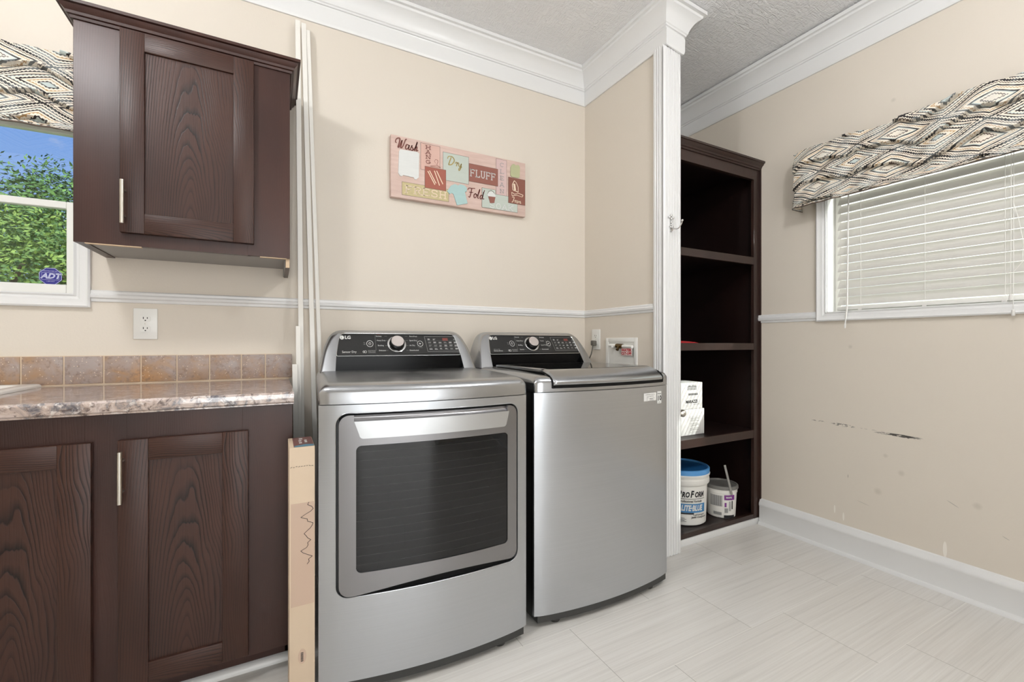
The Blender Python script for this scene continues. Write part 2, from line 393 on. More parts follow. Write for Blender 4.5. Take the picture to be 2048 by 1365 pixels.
def tile_b(g, b):
    p = g.pos(); X = g.xyz(p)
    n = g.noise(p, 13, 5, .6, .6); zz = g.m('MULTIPLY', g.m('SUBTRACT', X[2], .91), 4.5)
    wn = g.noise(g.mapv(p, (1, .01, .01)), 2.6, 1)
    k = g.m('ADD', g.m('SUBTRACT', n, g.m('MULTIPLY', g.m('SUBTRACT', .5, wn), 1.1)), g.m('MULTIPLY', g.m('SUBTRACT', .25, zz), .28))
    col = g.ramp(k, [(.34, srgb(166, 152, 146)), (.50, srgb(164, 142, 128)), (.62, srgb(170, 138, 110)), (.76, srgb(182, 140, 98))])
    col = g.mix(g.ramp(g.noise(p, 70, 4, .7), [(.52, (0, 0, 0)), (.66, (.55, .55, .55))]), col, srgb(118, 96, 86))
    sp = g.m('LESS_THAN', g.voro(p, 110), .17); msk = g.m('GREATER_THAN', g.noise(p, 18, 2), .47)
    col = g.mix(g.m('MULTIPLY', g.m('MULTIPLY', sp, msk), .8), col, srgb(232, 212, 190))
    g.put(b.inputs['Base Color'], col)
M['tile'] = mat('brown_stone_tile', rough=.4, build=tile_b, color=srgb(165, 130, 105))
M['grout'] = mat('tan_grout', srgb(224, 204, 178), .8)
M['sink'] = mat('white_enamel', srgb(232, 229, 224), .18)
def card_b(g, b):
    p = g.obj(); c = g.mix(g.noise(p, 9, 4), srgb(204, 182, 156), srgb(216, 196, 172))
    g.put(b.inputs['Base Color'], c)
M['card'] = mat('tan_cardboard', rough=.75, build=card_b, color=srgb(222, 198, 166))
M['cardprint'] = mat('maroon_box_print', srgb(112, 58, 54), .4)
M['cardblue'] = mat('blue_box_print', srgb(80, 130, 150), .4)
M['tape'] = mat('clear_packing_tape', srgb(196, 170, 150), .25)
M['stick'] = mat('white_primed_wood', srgb(236, 233, 226), .5)
M['bucket'] = mat('white_bucket_plastic', srgb(242, 240, 234), .35)
M['lidblue'] = mat('blue_lid_plastic', srgb(92, 160, 222), .3)
M['lidblue2'] = mat('deep_blue_lid_plastic', srgb(40, 105, 170), .3)
M['lblue'] = mat('label_blue', srgb(66, 132, 186), .4)
M['lidgrey'] = mat('grey_lid_plastic', srgb(122, 120, 116), .45)
M['lgrey'] = mat('label_grey', srgb(176, 174, 172), .5)
M['purple'] = mat('label_purple', srgb(128, 52, 140), .4)
M['stir'] = mat('grey_paint_stick', srgb(150, 148, 142), .6)
M['paper'] = mat('white_carton', srgb(236, 235, 232), .6)
M['slatm'] = mat('white_blind_slat', srgb(226, 222, 216), .45, Transmission_Weight=0.0)
def trans_build(g, b):
    # slats let daylight through a little: real translucency
    t = g.node('ShaderNodeBsdfTranslucent'); t.inputs[0].default_value = srgb(236, 236, 236)
    mx = g.node('ShaderNodeMixShader'); mx.inputs[0].default_value = .33
    out = [n for n in g.n if n.type == 'OUTPUT_MATERIAL'][0]
    g.l.new(b.outputs[0], mx.inputs[1]); g.l.new(t.outputs[0], mx.inputs[2]); g.l.new(mx.outputs[0], out.inputs[0])
M['slatm'] = mat('white_blind_slat', srgb(228, 224, 218), .4, build=trans_build)
M['cord'] = mat('white_cord', srgb(232, 230, 226), .6)
M['cordgrey'] = mat('grey_rubber_cord', srgb(96, 92, 84), .5)
M['brass'] = mat('aged_brass', srgb(110, 92, 62), .35, 1.0)
def pane_b(g, b):
    t = g.node('ShaderNodeBsdfTransparent'); gl = g.node('ShaderNodeBsdfGlossy'); gl.inputs['Roughness'].default_value = .01
    t.inputs[0].default_value = (.94, .97, .95, 1)
    mx = g.node('ShaderNodeMixShader'); mx.inputs[0].default_value = .05
    out = [n for n in g.n if n.type == 'OUTPUT_MATERIAL'][0]
    g.l.new(t.outputs[0], mx.inputs[1]); g.l.new(gl.outputs[0], mx.inputs[2]); g.l.new(mx.outputs[0], out.inputs[0])
M['pane'] = mat('window_glass', build=pane_b)
M['adt'] = mat('navy_sticker', srgb(48, 46, 138), .4)
M['adtw'] = mat('pale_sticker_print', srgb(196, 200, 226), .4)

def fabric_b(g, b):
    u, v, _ = g.xyz(g.uv())
    nz = g.noise(g.mapv(g.uv(), (1, 1, 1)), 14, 3, .6)
    uu = g.m('ADD', u, g.m('MULTIPLY', g.m('SUBTRACT', nz, .5), .012))
    W_, H_ = .30, .20
    a = g.m('MULTIPLY', g.m('ABSOLUTE', g.m('SUBTRACT', g.m('FRACT', g.m('DIVIDE', uu, W_)), .5)), 2.0)
    c = g.m('MULTIPLY', g.m('ABSOLUTE', g.m('SUBTRACT', g.m('FRACT', g.m('DIVIDE', v, H_)), .5)), 2.0)
    d = g.m('ADD', a, c)
    odd = g.m('GREATER_THAN', d, 1.0)
    d2 = g.m('MINIMUM', d, g.m('SUBTRACT', 2.0, d))          # 0 centre .. 1 edge
    ser = g.m('MULTIPLY', g.m('SINE', g.m('MULTIPLY', u, 700.0)), .022)
    d3 = g.m('ADD', d2, g.m('MULTIPLY', ser, g.m('GREATER_THAN', g.m('FRACT', g.m('MULTIPLY', d2, 3.0)), .5)))
    CR, DK, BR, GD, TL = srgb(236, 226, 210), srgb(46, 42, 42), srgb(92, 76, 66), srgb(188, 150, 100), srgb(196, 206, 202)
    s = [(0, CR), (.20, BR), (.26, CR), (.36, TL), (.40, DK), (.48, CR), (.58, GD), (.62, CR), (.68, DK), (.76, CR), (.84, BR), (.89, CR), (.94, DK)]
    s2 = [(0, TL), (.14, DK), (.20, CR), (.32, GD), (.37, CR), (.46, DK), (.54, CR), (.60, TL), (.66, BR), (.71, CR), (.80, DK), (.86, CR), (.94, DK)]
    c1 = g.ramp(d3, s, 'CONSTANT'); c2 = g.ramp(d3, s2, 'CONSTANT')
    col = g.mix(odd, c1, c2)
    dash = g.m('MULTIPLY', g.m('GREATER_THAN', g.m('SINE', g.m('MULTIPLY', u, 1100.0)), .2), g.m('LESS_THAN', g.m('ABSOLUTE', g.m('SUBTRACT', d2, .56)), .011))
    col = g.mix(dash, col, CR)
    col = g.mix(g.m('MULTIPLY', g.ramp(nz, [(.45, (0, 0, 0)), (.6, (1, 1, 1))]), .25), col, srgb(214, 222, 222))
    hem = g.m('GREATER_THAN', v, g.m('SUBTRACT', .46, .007)); col = g.mix(hem, col, srgb(98, 84, 74))
    g.put(b.inputs['Base Color'], col)
    g.put(b.inputs['Normal'], g.bump(g.noise(g.uv(), 900, 1), .15, .0006))
M['fabric'] = mat('diamond_print_fabric', rough=.85, build=fabric_b, color=srgb(200, 188, 170))
def leaf_b(c1, c2):
    def f(g, b):
        n = g.noise(g.obj(), 1.6, 3); r = g.node('ShaderNodeNewGeometry').outputs['Random Per Island']
        k = g.m('ADD', g.m('MULTIPLY', n, .5), g.m('MULTIPLY', r, .5))
        g.put(b.inputs['Base Color'], g.ramp(k, [(.3, srgb(*c1)), (.7, srgb(*c2))]))
    return f
M['leaf1'] = mat('tree_leaf_green', rough=.6, build=leaf_b((38, 78, 40), (86, 128, 58)), color=srgb(80, 120, 60))
M['leaf2'] = mat('tree_leaf_yellow_green', rough=.6, build=leaf_b((50, 92, 44), (118, 146, 62)), color=srgb(120, 150, 60))
M['bark'] = mat('bark', srgb(80, 66, 54), .9)
M['grass'] = mat('grass', srgb(88, 124, 58), .9, build=lambda g, b: g.put(b.inputs['Base Color'], g.ramp(g.noise(g.pos(), 3, 5), [(.3, srgb(66, 98, 44)), (.7, srgb(120, 146, 70))])))
M['lampw'] = mat('opal_lamp_glass', srgb(240, 238, 230), .3, Emission_Color=(.985, .99, 1, 1), Emission_Strength=118.0)

# ------------------------------------------------------------------ room shell
D = 2.236; PX = 1.715; RX = 2.536; CX0, CX1, CY = 1.700, 1.822, 1.578
LX, RY, CZ = -1.9, -1.85, 2.74
WIN = (-1.50, -0.661, 1.250, 1.885)      # left window opening X0,X1,Z0,Z1
WR = (0.22, 1.262, 1.227, 1.95)         # right window opening Y0,Y1,Z0,Z1
T = .12
b = MB(); b.box((LX - T, RY - T, -.1), (RX + T, D + T, 0)); struct(link('floor', b, M['floor'], smooth=0))
b = MB()
xs = [LX - T, 1.70, RX + T]; zs = [CZ, CZ, CZ - .052]
for i in range(2):
    x0, x1, z0, z1 = xs[i], xs[i + 1], zs[i], zs[i + 1]
    b.add([(x0, RY - T, z0), (x1, RY - T, z1), (x1, D + T, z1), (x0, D + T, z0), (x0, RY - T, z0 + .1), (x1, RY - T, z1 + .1), (x1, D + T, z1 + .1), (x0, D + T, z0 + .1)],
          [(0, 1, 2, 3), (7, 6, 5, 4), (0, 4, 5, 1), (3, 2, 6, 7), (0, 3, 7, 4), (1, 5, 6, 2)])
struct(link('ceiling', b, M['ceiling'], smooth=0))
b = MB()
b.box((LX, D, 0), (WIN[0], D + T, CZ)); b.box((WIN[1], D, 0), (RX + T, D + T, CZ)); b.box((WIN[0], D, 0), (WIN[1], D + T, WIN[2])); b.box((WIN[0], D, WIN[3]), (WIN[1], D + T, CZ))
struct(link('wall_back', b, M['wall'], smooth=0))
b = MB()
b.box((RX, RY, 0), (RX + T, WR[0], CZ)); b.box((RX, WR[1], 0), (RX + T, D, CZ)); b.box((RX, WR[0], 0), (RX + T, WR[1], WR[2])); b.box((RX, WR[0], WR[3]), (RX + T, WR[1], CZ))
struct(link('wall_right', b, M['wall_r'], smooth=0))
b = MB(); b.box((LX - T, RY, 0), (LX, D + T, CZ)); struct(link('wall_left', b, M['wall'], smooth=0))
b = MB(); b.box((LX - T, RY - T, 0), (-.85, RY, CZ)); b.box((1.05, RY - T, 0), (RX + T, RY, CZ)); b.box((-.85, RY - T, 2.2), (1.05, RY, CZ)); struct(link('wall_front', b, M['wall'], smooth=0))
b = MB(); b.box((PX, CY + .02, 0), (CX1 - .015, D, CZ)); struct(link('wall_partition', b, M['wall'], smooth=0))

b = MB()
for a_, c_ in (((-1.4, -3.75, 0), (-1.3, RY - T, 2.5)), ((1.5, -3.75, 0), (1.6, RY - T, 2.5)), ((-1.4, -3.85, 0), (1.6, -3.75, 2.5)), ((-1.4, -3.85, 2.5), (1.6, RY - T, 2.6)), ((-1.4, -3.85, -.1), (1.6, RY - T, -.001))): b.box(a_, c_)
struct(link('wall_fill_box', b, M['trim'], smooth=0))  # unseen box added behind the doorway: keeps sun out, encloses the fill light
# crown, frieze board, chair rails, base boards
crown = [(0, 2.628), (.010, 2.628), (.012, 2.634), (.018, 2.636), (.019, 2.643), (.024, 2.646), (.026, 2.656), (.033, 2.672), (.044, 2.690), (.058, 2.704), (.072, 2.712), (.075, 2.722), (.088, 2.724), (.088, 2.742), (0, 2.742)]
cpath = [(LX, RY), (LX, D), (PX, D), (PX, CY + .002), (PX + .001, CY + .001), (CX1, CY, -.012), (CX1, D, -.02), (RX, D, -.05), (RX, RY, -.05)]
cpath = [(LX, RY), (LX, D), (PX, D), (PX - .005, CY, 0), (CX1 - .005, CY, -.018), (CX1 - .005, D, -.018), (RX, D, -.05), (RX, RY, -.05)]
b = MB(); b.sweep(cpath, crown); struct(link('trim_1', b, M['trim']))
frz = [(0, 2.548), (.008, 2.548), (.011, 2.554), (.013, 2.562), (.013, 2.626), (.010, 2.629), (0, 2.629)]
fpath = [(LX, RY), (LX, D), (PX, D), (PX - .002, CY - .001, 0), (CX1 - .004, CY - .001, -.018), (CX1 - .004, D, -.018), (RX, D, -.045), (RX, RY, -.045)]
b = MB(); b.sweep(fpath, frz); struct(link('trim_2', b, M['trim']))
rail = [(0, 1.226), (.006, 1.228), (.008, 1.238), (.014, 1.242), (.016, 1.252), (.012, 1.257), (.012, 1.266), (.006, 1.271), (0, 1.271)]
b = MB(); b.sweep([(-.614, D), (PX, D), (PX, 1.655)], rail); struct(link('trim_3', b, M['trim']))
b = MB(); b.sweep([(RX, 1.640), (RX, 1.307)], [(o, zz - .037 if zz > 1.25 else zz - .040) for o, zz in rail]); struct(link('trim_4', b, M['trim']))
base_p = [(0, 0), (.016, 0), (.016, .006), (.014, .105), (.018, .112), (.018, .124), (.012, .134), (.008, .146), (0, .150)]
b = MB(); b.sweep([(RX, 1.618), (RX, RY)], base_p); b.sweep([(RX - .016, 1.618), (RX - .016, RY)], [(0, 0), (.012, 0), (.011, .008), (.007, .015), (0, .018)]); struct(link('baseboard_right', b, M['trim']))
b = MB(); b.sweep([(.055, D), (PX, D), (PX, 1.66)], base_p); struct(link('baseboard_back', b, M['trim']))
b = MB(); b.sweep([(LX, RY), (LX, 1.5)], base_p); struct(link('baseboard_left', b, M['trim']))
# column trim: fluted casing boards wrapping the end of the partition
def flutes(w_, n, d=.014):
    pts = [(0, 0), (0, d * .55), (.006, d * .8), (.009, d)]
    a, e = .016, w_ - .016
    pts.append((a, d))
    for i in range(n):
        c0 = a + (e - a) * (i + .2) / n; c1 = a + (e - a) * (i + .8) / n
        pts += [(c0, d), (c0 + .002, d - .0035), (c1 - .002, d - .0035), (c1, d)]
    pts += [(e, d), (w_ - .009, d), (w_ - .006, d * .8), (w_, d * .55), (w_, 0)]
    return pts
b = MB()
b.box((PX - .001, CY + .010, 0), (CX1 - .012, CY + .03, 2.53))
b.prism(flutes(CX1 - CX0, 5), lambda a, o, z_: (CX0 + a, CY + .014 - o, z_), 0.002, 2.545)
b.prism(flutes(.078, 3, .015), lambda a, o, z_: (PX - o, CY + .0145 + a - .013, z_), 0.002, 2.56)
b.prism(flutes(.078, 3, .012), lambda a, o, z_: (CX1 - .014 + o, CY + .0145 + a, z_), 0.002, 2.53)
struct(link('trim_5', b, M['trim'], smooth=20))
# casing of the doorway opened behind the camera for the fill light
b = MB()
for x0, x1 in ((-.94, -.85), (1.05, 1.14)): b.box((x0, RY, 0), (x1, RY + .018, 2.2))
b.box((-.94, RY, 2.2), (1.14, RY + .018, 2.29)); struct(link('trim_6', b, M['trim'], bevel=.003))

# ------------------------------------------------------------------ windows
cas = [(0, 0), (0, .016), (.006, .020), (.012, .016), (.030, .013), (.034, .009), (.040, .007), (.047, .012), (.047, 0)]
def casing_frame(b, a0, a1, z0, z1, fn, wid=.047):
    """profile across (0 outer edge) x height; mitred around a rectangle a0..a1 (inner)"""
    A0, A1, Z0, Z1 = a0 - wid, a1 + wid, z0 - wid, z1 + wid
    vs = []; n = len(cas)
    for (ca, cz, sa, sz) in ((A0, Z0, 1, 1), (A1, Z0, -1, 1), (A1, Z1, -1, -1), (A0, Z1, 1, -1)):
        for o, h_ in cas: vs.append(fn(ca + sa * o * wid / .047, cz + sz * o * wid / .047, h_))
    fs = [(i * n + k, ((i + 1) % 4) * n + k, ((i + 1) % 4) * n + (k + 1) % n, i * n + (k + 1) % n) for i in range(4) for k in range(n)]
    b.add(vs, fs)
def jamb(b, a0, a1, z0, z1, fn, d, t=.004):
    for (p0, p1, q0, q1) in ((a0, a0 + t, z0, z1), (a1 - t, a1, z0, z1), (a0, a1, z0, z0 + t), (a0, a1, z1 - t, z1)):
        b.prism([(p0, q0), (p1, q0), (p1, q1), (p0, q1)], fn, .002, -d)
def sash(b, a0, a1, z0, z1, w_, fn, d0, d1, wb=None):
    wb = wb or w_
    for (p0, p1, q0, q1) in ((a0, a0 + w_, z0, z1), (a1 - w_, a1, z0, z1), (a0 + w_, a1 - w_, z0, z0 + wb), (a0 + w_, a1 - w_, z1 - w_, z1)):
        b.prism([(p0, q0), (p1, q0), (p1, q1), (p0, q1)], fn, d0, d1)
fl = lambda a, z_, o: (a, D - o, z_)                     # left window: o towards the room
w1 = thing('window_1', 'white double-hung window above the counter', 'window', (-1.08, D, WIN[2])); del w1['label'], w1['category']; struct(w1)
b = MB(); casing_frame(b, WIN[0], WIN[1], WIN[2], WIN[3], fl); link('window_casing', b, M['trim'], w1, smooth=25)
b = MB(); jamb(b, WIN[0], WIN[1], WIN[2], WIN[3], fl, T); link('jamb', b, M['trim'], w1, smooth=0)
b = MB(); sash(b, WIN[0] + .004, WIN[1] - .004, WIN[2] + .004, 1.60, .026, fl, -.020, -.050, .034); link('sash', b, M['white_pl'], w1, smooth=0, bevel=.003)
b = MB(); sash(b, WIN[0] + .004, WIN[1] - .004, 1.585, WIN[3] - .004, .016, fl, -.055, -.085); link('sash', b, M['white_pl'], w1, smooth=0, bevel=.003)
b = MB(); b.box((WIN[0] + .02, D + .034, WIN[2] + .03), (WIN[1] - .02, D + .037, 1.59)); link('pane', b, M['pane'], w1, smooth=0)
b = MB(); b.box((WIN[0] + .015, D + .070, 1.59), (WIN[1] - .015, D + .073, WIN[3] - .01)); link('pane', b, M['pane'], w1, smooth=0)
# sticker on the lower pane
st = thing('security_sticker', 'navy octagonal security sticker with pale letters in the lower window corner', 'sticker', (-.735, D + .0325, 1.29))
b = MB(); cx, cz, rr = -.738, 1.318, .034
b.prism([(cx + rr * cos(pi / 8 + k * pi / 4), cz + rr * sin(pi / 8 + k * pi / 4)) for k in range(8)], lambda a, z_, d: (a, d, z_), D + .0335, D + .0325)
link('sticker_sheet', b, M['adt'], st, smooth=0)
b = MB(); add_text(b, 'ADT', .026, lambda x, y: (cx + x, D + .0322, cz + y), shear=.3, bold=.0012, sx=1.0)
for k in range(8):
    a0, a1 = pi / 8 + k * pi / 4, pi / 8 + (k + 1) * pi / 4
    b.add([(cx + r_ * cos(a_), D + .0322, cz + r_ * sin(a_)) for r_, a_ in ((rr - .001, a0), (rr - .001, a1), (rr - .0025, a1), (rr - .0025, a0))], [(0, 1, 2, 3)])
for q in ((-.024, .024, .0125, .0135), (-.024, .024, -.0135, -.0125), (-.024, -.0232, -.0135, .0135), (.0232, .024, -.0135, .0135)):
    b.add([(cx + q[0], D + .0322, cz + q[2]), (cx + q[1], D + .0322, cz + q[2]), (cx + q[1], D + .0322, cz + q[3]), (cx + q[0], D + .0322, cz + q[3])], [(0, 1, 2, 3)])
add_text(b, 'PROTECTED BY', .0055, lambda x, y: (cx + x, D + .0322, cz + .019 + y))
add_text(b, '1-800-ADT', .0050, lambda x, y: (cx + x, D + .0322, cz - .019 + y))
link('lettering', b, M['adtw'], st, smooth=0, recalc=False)

fr = lambda a, z_, o: (RX - o, a, z_)
w2 = thing('window_2', 'x', 'x', (RX, .74, WR[2])); del w2['label'], w2['category']; struct(w2)
b = MB(); casing_frame(b, WR[0], WR[1], WR[2], WR[3], fr, .045); link('window_casing', b, M['trim'], w2, smooth=25)
b = MB(); jamb(b, WR[0], WR[1], WR[2], WR[3], fr, T); link('jamb', b, M['trim'], w2, smooth=0)
b = MB(); sash(b, WR[0] + .004, WR[1] - .004, WR[2] + .004, WR[3] - .004, .03, fr, -.07, -.10); link('sash', b, M['white_pl'], w2, smooth=0, bevel=.003)
b = MB(); b.box((RX + .082, WR[0] + .03, WR[2] + .03), (RX + .085, WR[1] - .03, WR[3] - .03)); link('pane', b, M['pane'], w2, smooth=0)
# blind
bl = thing('window_blind', 'white horizontal slat blind, closed, filling the right wall window', 'blind', (RX + .03, .74, WR[2]))
by0, by1 = WR[0] + .012, WR[1] - .044
bx = RX + .026
b = MB(); b.bbox((bx - .02, by0, WR[3] - .045), (bx + .02, by1, WR[3] - .004), .003); link('headrail', b, M['white_pl'], bl)
NS = 17
for i in range(NS):
    z_ = 1.283 + i * .0427
    if z_ > WR[3] - .05: break
    b = MB(); tl = math.radians(57.5); hw = .0255
    prof = []
    for k in range(5):
        q = -1 + k * .5; c_ = .0022 * (1 - q * q)
        prof.append((q * hw * cos(tl) - c_ * sin(tl), q * hw * sin(tl) + c_ * cos(tl)))
    top_ = [(bx + p[0], p[1] + z_) for p in prof]; bot_ = [(bx + p[0] + .0024 * sin(tl), p[1] + z_ - .0024 * cos(tl)) for p in prof]
    b.prism(top_ + bot_[::-1], lambda a, c_, d: (a, d, c_), by0, by1)
    link('slat', b, M['slatm'], bl, smooth=40)
b = MB(); b.bbox((bx - .022, by0, WR[2] + .008), (bx + .022, by1, WR[2] + .026), .004); link('bottom_rail', b, M['white_pl'], bl)
for y_ in (1.115, .870, .625, .38):
    b = MB()
    for dx_ in (-.0245, .0245): b.tube([(bx + dx_ * .62, y_, WR[2] + .02), (bx + dx_ * .62, y_, WR[3] - .02)], .0009, 6)
    b.bbox((bx - .0245, y_ - .008, WR[2] + .004), (bx - .018, y_ + .008, WR[2] + .014), .002)
    link('ladder_cord', b, M['cord'], bl)
b = MB(); b.tube([(bx - .034, 1.158, WR[3] - .05), (bx - .05, 1.158, 1.25), (RX - .045, 1.157, 1.160)], .0034, 8); b.tube([(RX - .045, 1.157, 1.160), (RX - .046, 1.157, 1.142)], [.005, .0035], 8); link('tilt_wand', b, M['cord'], bl)
b = MB()
for dy_, zb in ((.605, 1.26), (.598, 1.20)):
    b.tube([(bx - .03, dy_, WR[3] - .05), (bx - .032, dy_, 1.5), (bx - .045, dy_ - .002, zb)], .001, 6)
    b.lathe([(.001, .0), (.005, -.004), (.006, -.022), (.004, -.026)], (bx - .045, dy_ - .002, zb), 12)
b.tube([(bx - .03, .60, 1.62), (bx - .034, .585, 1.55), (bx - .036, .572, 1.46), (bx - .036, .575, 1.38), (bx - .036, .597, 1.345)], .001, 6)
link('lift_cord', b, M['cord'], bl)

# valances --------------------------------------------------------------
def valance(name, label, length, H, fn, end_a, end_b, ph=0.0):
    """fn(s, out, z): s along the wall"""
    NU, NV = int(length / .008), 70
    t = MB(); uvs = []
    cols = []
    dep = .085
    if end_a: cols += [('a', k / 6) for k in range(6)]
    cols += [('m', k / (NU - 1)) for k in range(NU)]
    if end_b: cols += [('b', k / 6) for k in range(1, 7)]
    vs = []
    for (kind, q) in cols:
        for j in range(NV):
            tt = j / (NV - 1)
            if kind == 'm': s = q * length; o0 = dep
            elif kind == 'a': s = -.004 - .012 * sin(tt * 9); o0 = dep * q
            else: s = length + .004 + .012 * sin(tt * 9); o0 = dep * (1 - q)
            su = s + (o0 - dep if kind == 'a' else (dep - o0 if kind == 'b' else 0))
            pw = tt * 3.0 + .22 * sin(s * 9 + ph) + .16 * sin(s * 21 + ph * 2) + .05 * sin(s * 47)
            if tt < .08 : pw = min(pw, .99)
            saw = pw - math.floor(pw)
            if tt > .97 and saw < .4: saw = .8
            drop = (saw ** .8)
            bulge = .030 * drop + .007 * sin(s * 33 + 3 * tt) * (1 - abs(2 * tt - 1)) + .004 * sin(s * 71 + tt * 20)
            zz = -H * tt + .008 * sin(s * 11 + ph) * (1 - tt) * (1 - tt) + .004 * sin(s * 30) * (1 - tt)
            if kind != 'm':
                bulge *= q if kind == 'a' else (1 - q)
                s += (.012 * (drop - .5)) * (-1 if kind == 'a' else 1)
            vs.append(fn(s, o0 + bulge, zz)); uvs.append((su + .012 * drop + .02 * math.floor(pw), tt * .30 + saw * .04 + .04 * math.floor(pw) + (.16 - .04 * math.floor(pw) - saw * .04) * max(0, (tt - .9) / .1)))
    n = len(cols)
    t.add(vs, [(i * NV + j, (i + 1) * NV + j, (i + 1) * NV + j + 1, i * NV + j + 1) for i in range(n - 1) for j in range(NV - 1)])
    o = link(name, t, M['fabric'], smooth=50, recalc=False)
    me = o.data; lay = me.uv_layers.new(name='UVMap')
    for lp in me.loops: lay.data[lp.index].uv = uvs[lp.vertex_index]
    sd = o.modifiers.new('thickness', 'SOLIDIFY'); sd.thickness = .0025; sd.offset = -1
    tag(o, label, 'valance')
    return o
valance('window_valance', 'folded diamond-print fabric valance over the blinds on the right wall', 1.25, .292, lambda s, o, z_: (RX - o - .002, 1.366 - s, 2.072 + z_), True, True)
valance('window_valance', 'folded diamond-print fabric valance over the counter window, beside the wall cabinet', .98, .285, lambda s, o, z_: (-1.575 + s, D - o * .9 - .002, 2.108 + z_), True, False, ph=1.3)

# ------------------------------------------------------------------ upper cabinet
def shaker_door(root, x0, x1, z0, z1, yf, hx, hz0, hz1, stile=.064, rl=None, rt=.064, rb=.066, mt=('oak', 'oak_h', 'oak_p')):
    """door front plane at y=yf, 20 mm thick; returns"""
    dr = MB()
    px0, px1, pz0, pz1 = x0 + stile, x1 - stile, z0 + rb, z1 - rt
    th = .019
    dr.bbox((x0, yf, z0), (px0, yf + th, z1), .0018, 0); dr.bbox((px1, yf, z0), (x1, yf + th, z1), .0018, 0)
    dr.bbox((px0 - .0004, yf + .0002, z0), (px1 + .0004, yf + th, pz0), .0018, 1); dr.bbox((px0 - .0004, yf + .0002, pz1), (px1 + .0004, yf + th, z1), .0018, 1)
    dr.box((px0 - .002, yf + .008, pz0 - .002), (px1 + .002, yf + .014, pz1 + .002), 2)
    d = link('door', dr, [M[k] for k in mt], root, smooth=30)
    if hx is not None:
        h_ = MB(); h_.tube([(hx, yf - .030, hz0), (hx, yf - .030, hz1)], .006, 14)
        L_ = hz1 - hz0
        for zz in (hz0 + L_ * .2, hz1 - L_ * .2): h_.tube([(hx, yf - .030, zz), (hx, yf + .001, zz)], .0042, 10)
        link('handle', h_, M['nickel'], d, smooth=40)
    return d
uc = thing('wall_cabinet', 'dark stained wall cabinet with one recessed-panel door, hung above the counter', 'cabinet', (-.26, D, 1.36))
cy = 1.92
b = MB()
b.box((-.572, cy + .019, 1.397), (-.556, D, 2.125)); b.box((.035, cy + .019, 1.362), (.051, D, 2.125))
b.box((-.556, cy + .019, 2.10), (.035, D, 2.116)); b.box((-.556, D - .006, 1.42), (.035, D, 2.10))
b.box((-.558, cy + .019, 1.397), (-.545, D, 1.41)); 
link('carcass', b, M['frame'], uc, smooth=0)
b = MB(); b.box((-.5455, cy + .0185, 1.4005), (.0345, D - .001, 1.412)); b.box((.0325, cy + .03, 1.364), (.0355, D - .005, 1.4005)); link('bottom_panel', b, M['under'], uc, smooth=0)
b = MB(); b.bbox((-.572, cy, 1.396), (-.43, cy + .019, 2.125), .001); b.bbox((-.09, cy, 1.396), (.051, cy + .019, 2.125), .001)
b.box((-.44, cy + .0005, 1.396), (-.08, cy + .0185, 1.47)); b.box((-.44, cy + .0005, 2.09), (-.08, cy + .0185, 2.125)); link('face_frame', b, M['frame'], uc, smooth=0)
for q0, q1 in (((-.545, cy + .001, 1.3935), (-.40, cy + .018, 1.3962)), ((-.05, cy + .001, 1.3935), (.04, cy + .018, 1.3962)), ((.0365, cy + .010, 1.362), (.050, cy + .020, 1.3965))):
    b = MB(); b.box(q0, q1); link('raw_edge', b, M['raw'], uc, smooth=0)['label'] = 'unpainted chipped board edge'
ccr = [(0, 2.112), (.006, 2.112), (.008, 2.120), (.014, 2.122), (.016, 2.130), (.024, 2.138), (.028, 2.146), (.036, 2.148), (.036, 2.158), (0, 2.158)]
b = MB(); b.sweep([(-.572, D, 0), (-.572, cy, 0), (.051, cy, 0), (.051, D, 0)], ccr, side=1)
b.box((-.572, cy, 2.125), (.051, D, 2.150)); link('crown_moulding', b, M['frame'], uc, smooth=25)
shaker_door(uc, -.4525, -.069, 1.437, 2.113, cy - .0205, -.4395, 1.460, 1.602, stile=.0645, rt=.062, rb=.067)

# ------------------------------------------------------------------ base cabinet, counter, backsplash, sink
bc = thing('base_cabinet', 'dark oak base cabinet with recessed-panel doors under the stone-pattern counter', 'cabinet', (-.8, 1.9, 0))
BY = 1.64; BL = -1.875
b = MB(); b.box((.035, BY, .085), (.051, D, .868)); b.box((BL, BY, .085), (BL + .016, D, .868)); b.box((BL, BY, .085), (.05, D, .10)); b.box((BL, D - .01, .10), (.05, D - .001, .868)); b.box((BL + .01, BY + .05, 0), (.047, BY + .065, .10))
b.box((.03, BY + .05, 0), (.047, D - .03, .09)); link('carcass', b, M['frame'], bc, smooth=0)
b = MB()
for x0, x1 in ((BL, BL + .04), (-1.20, -1.105), (-.83, -.735), (-.46, -.37), (-.09, .051)): b.bbox((x0, BY - .019, .083), (x1, BY, .869), .001)
b.box((BL + .02, BY - .0185, .083), (.03, BY - .0005, .125)); b.box((BL + .02, BY - .0185, .775), (.03, BY - .0005, .869)); link('face_frame', b, M['frame'], bc, smooth=0)
yf = BY - .0395
shaker_door(bc, -.386, -.073, .097, .797, yf, -.374, .628, .771, stile=.068, rt=.062, rb=.062)
shaker_door(bc, -.754, -.441, .097, .797, yf, -.742, .628, .771, stile=.068, rt=.062, rb=.062)
shaker_door(bc, -1.122, -.809, .097, .797, yf, -.822, .628, .771, stile=.068, rt=.062, rb=.062)
b = MB(); b.sweep([(BL, BY + .05), (.047, BY + .05)], [(0, 0), (.019, 0), (.018, .010), (.013, .017), (.006, .021), (0, .022)]); struct(link('trim_7', b, M['trim'], smooth=40))

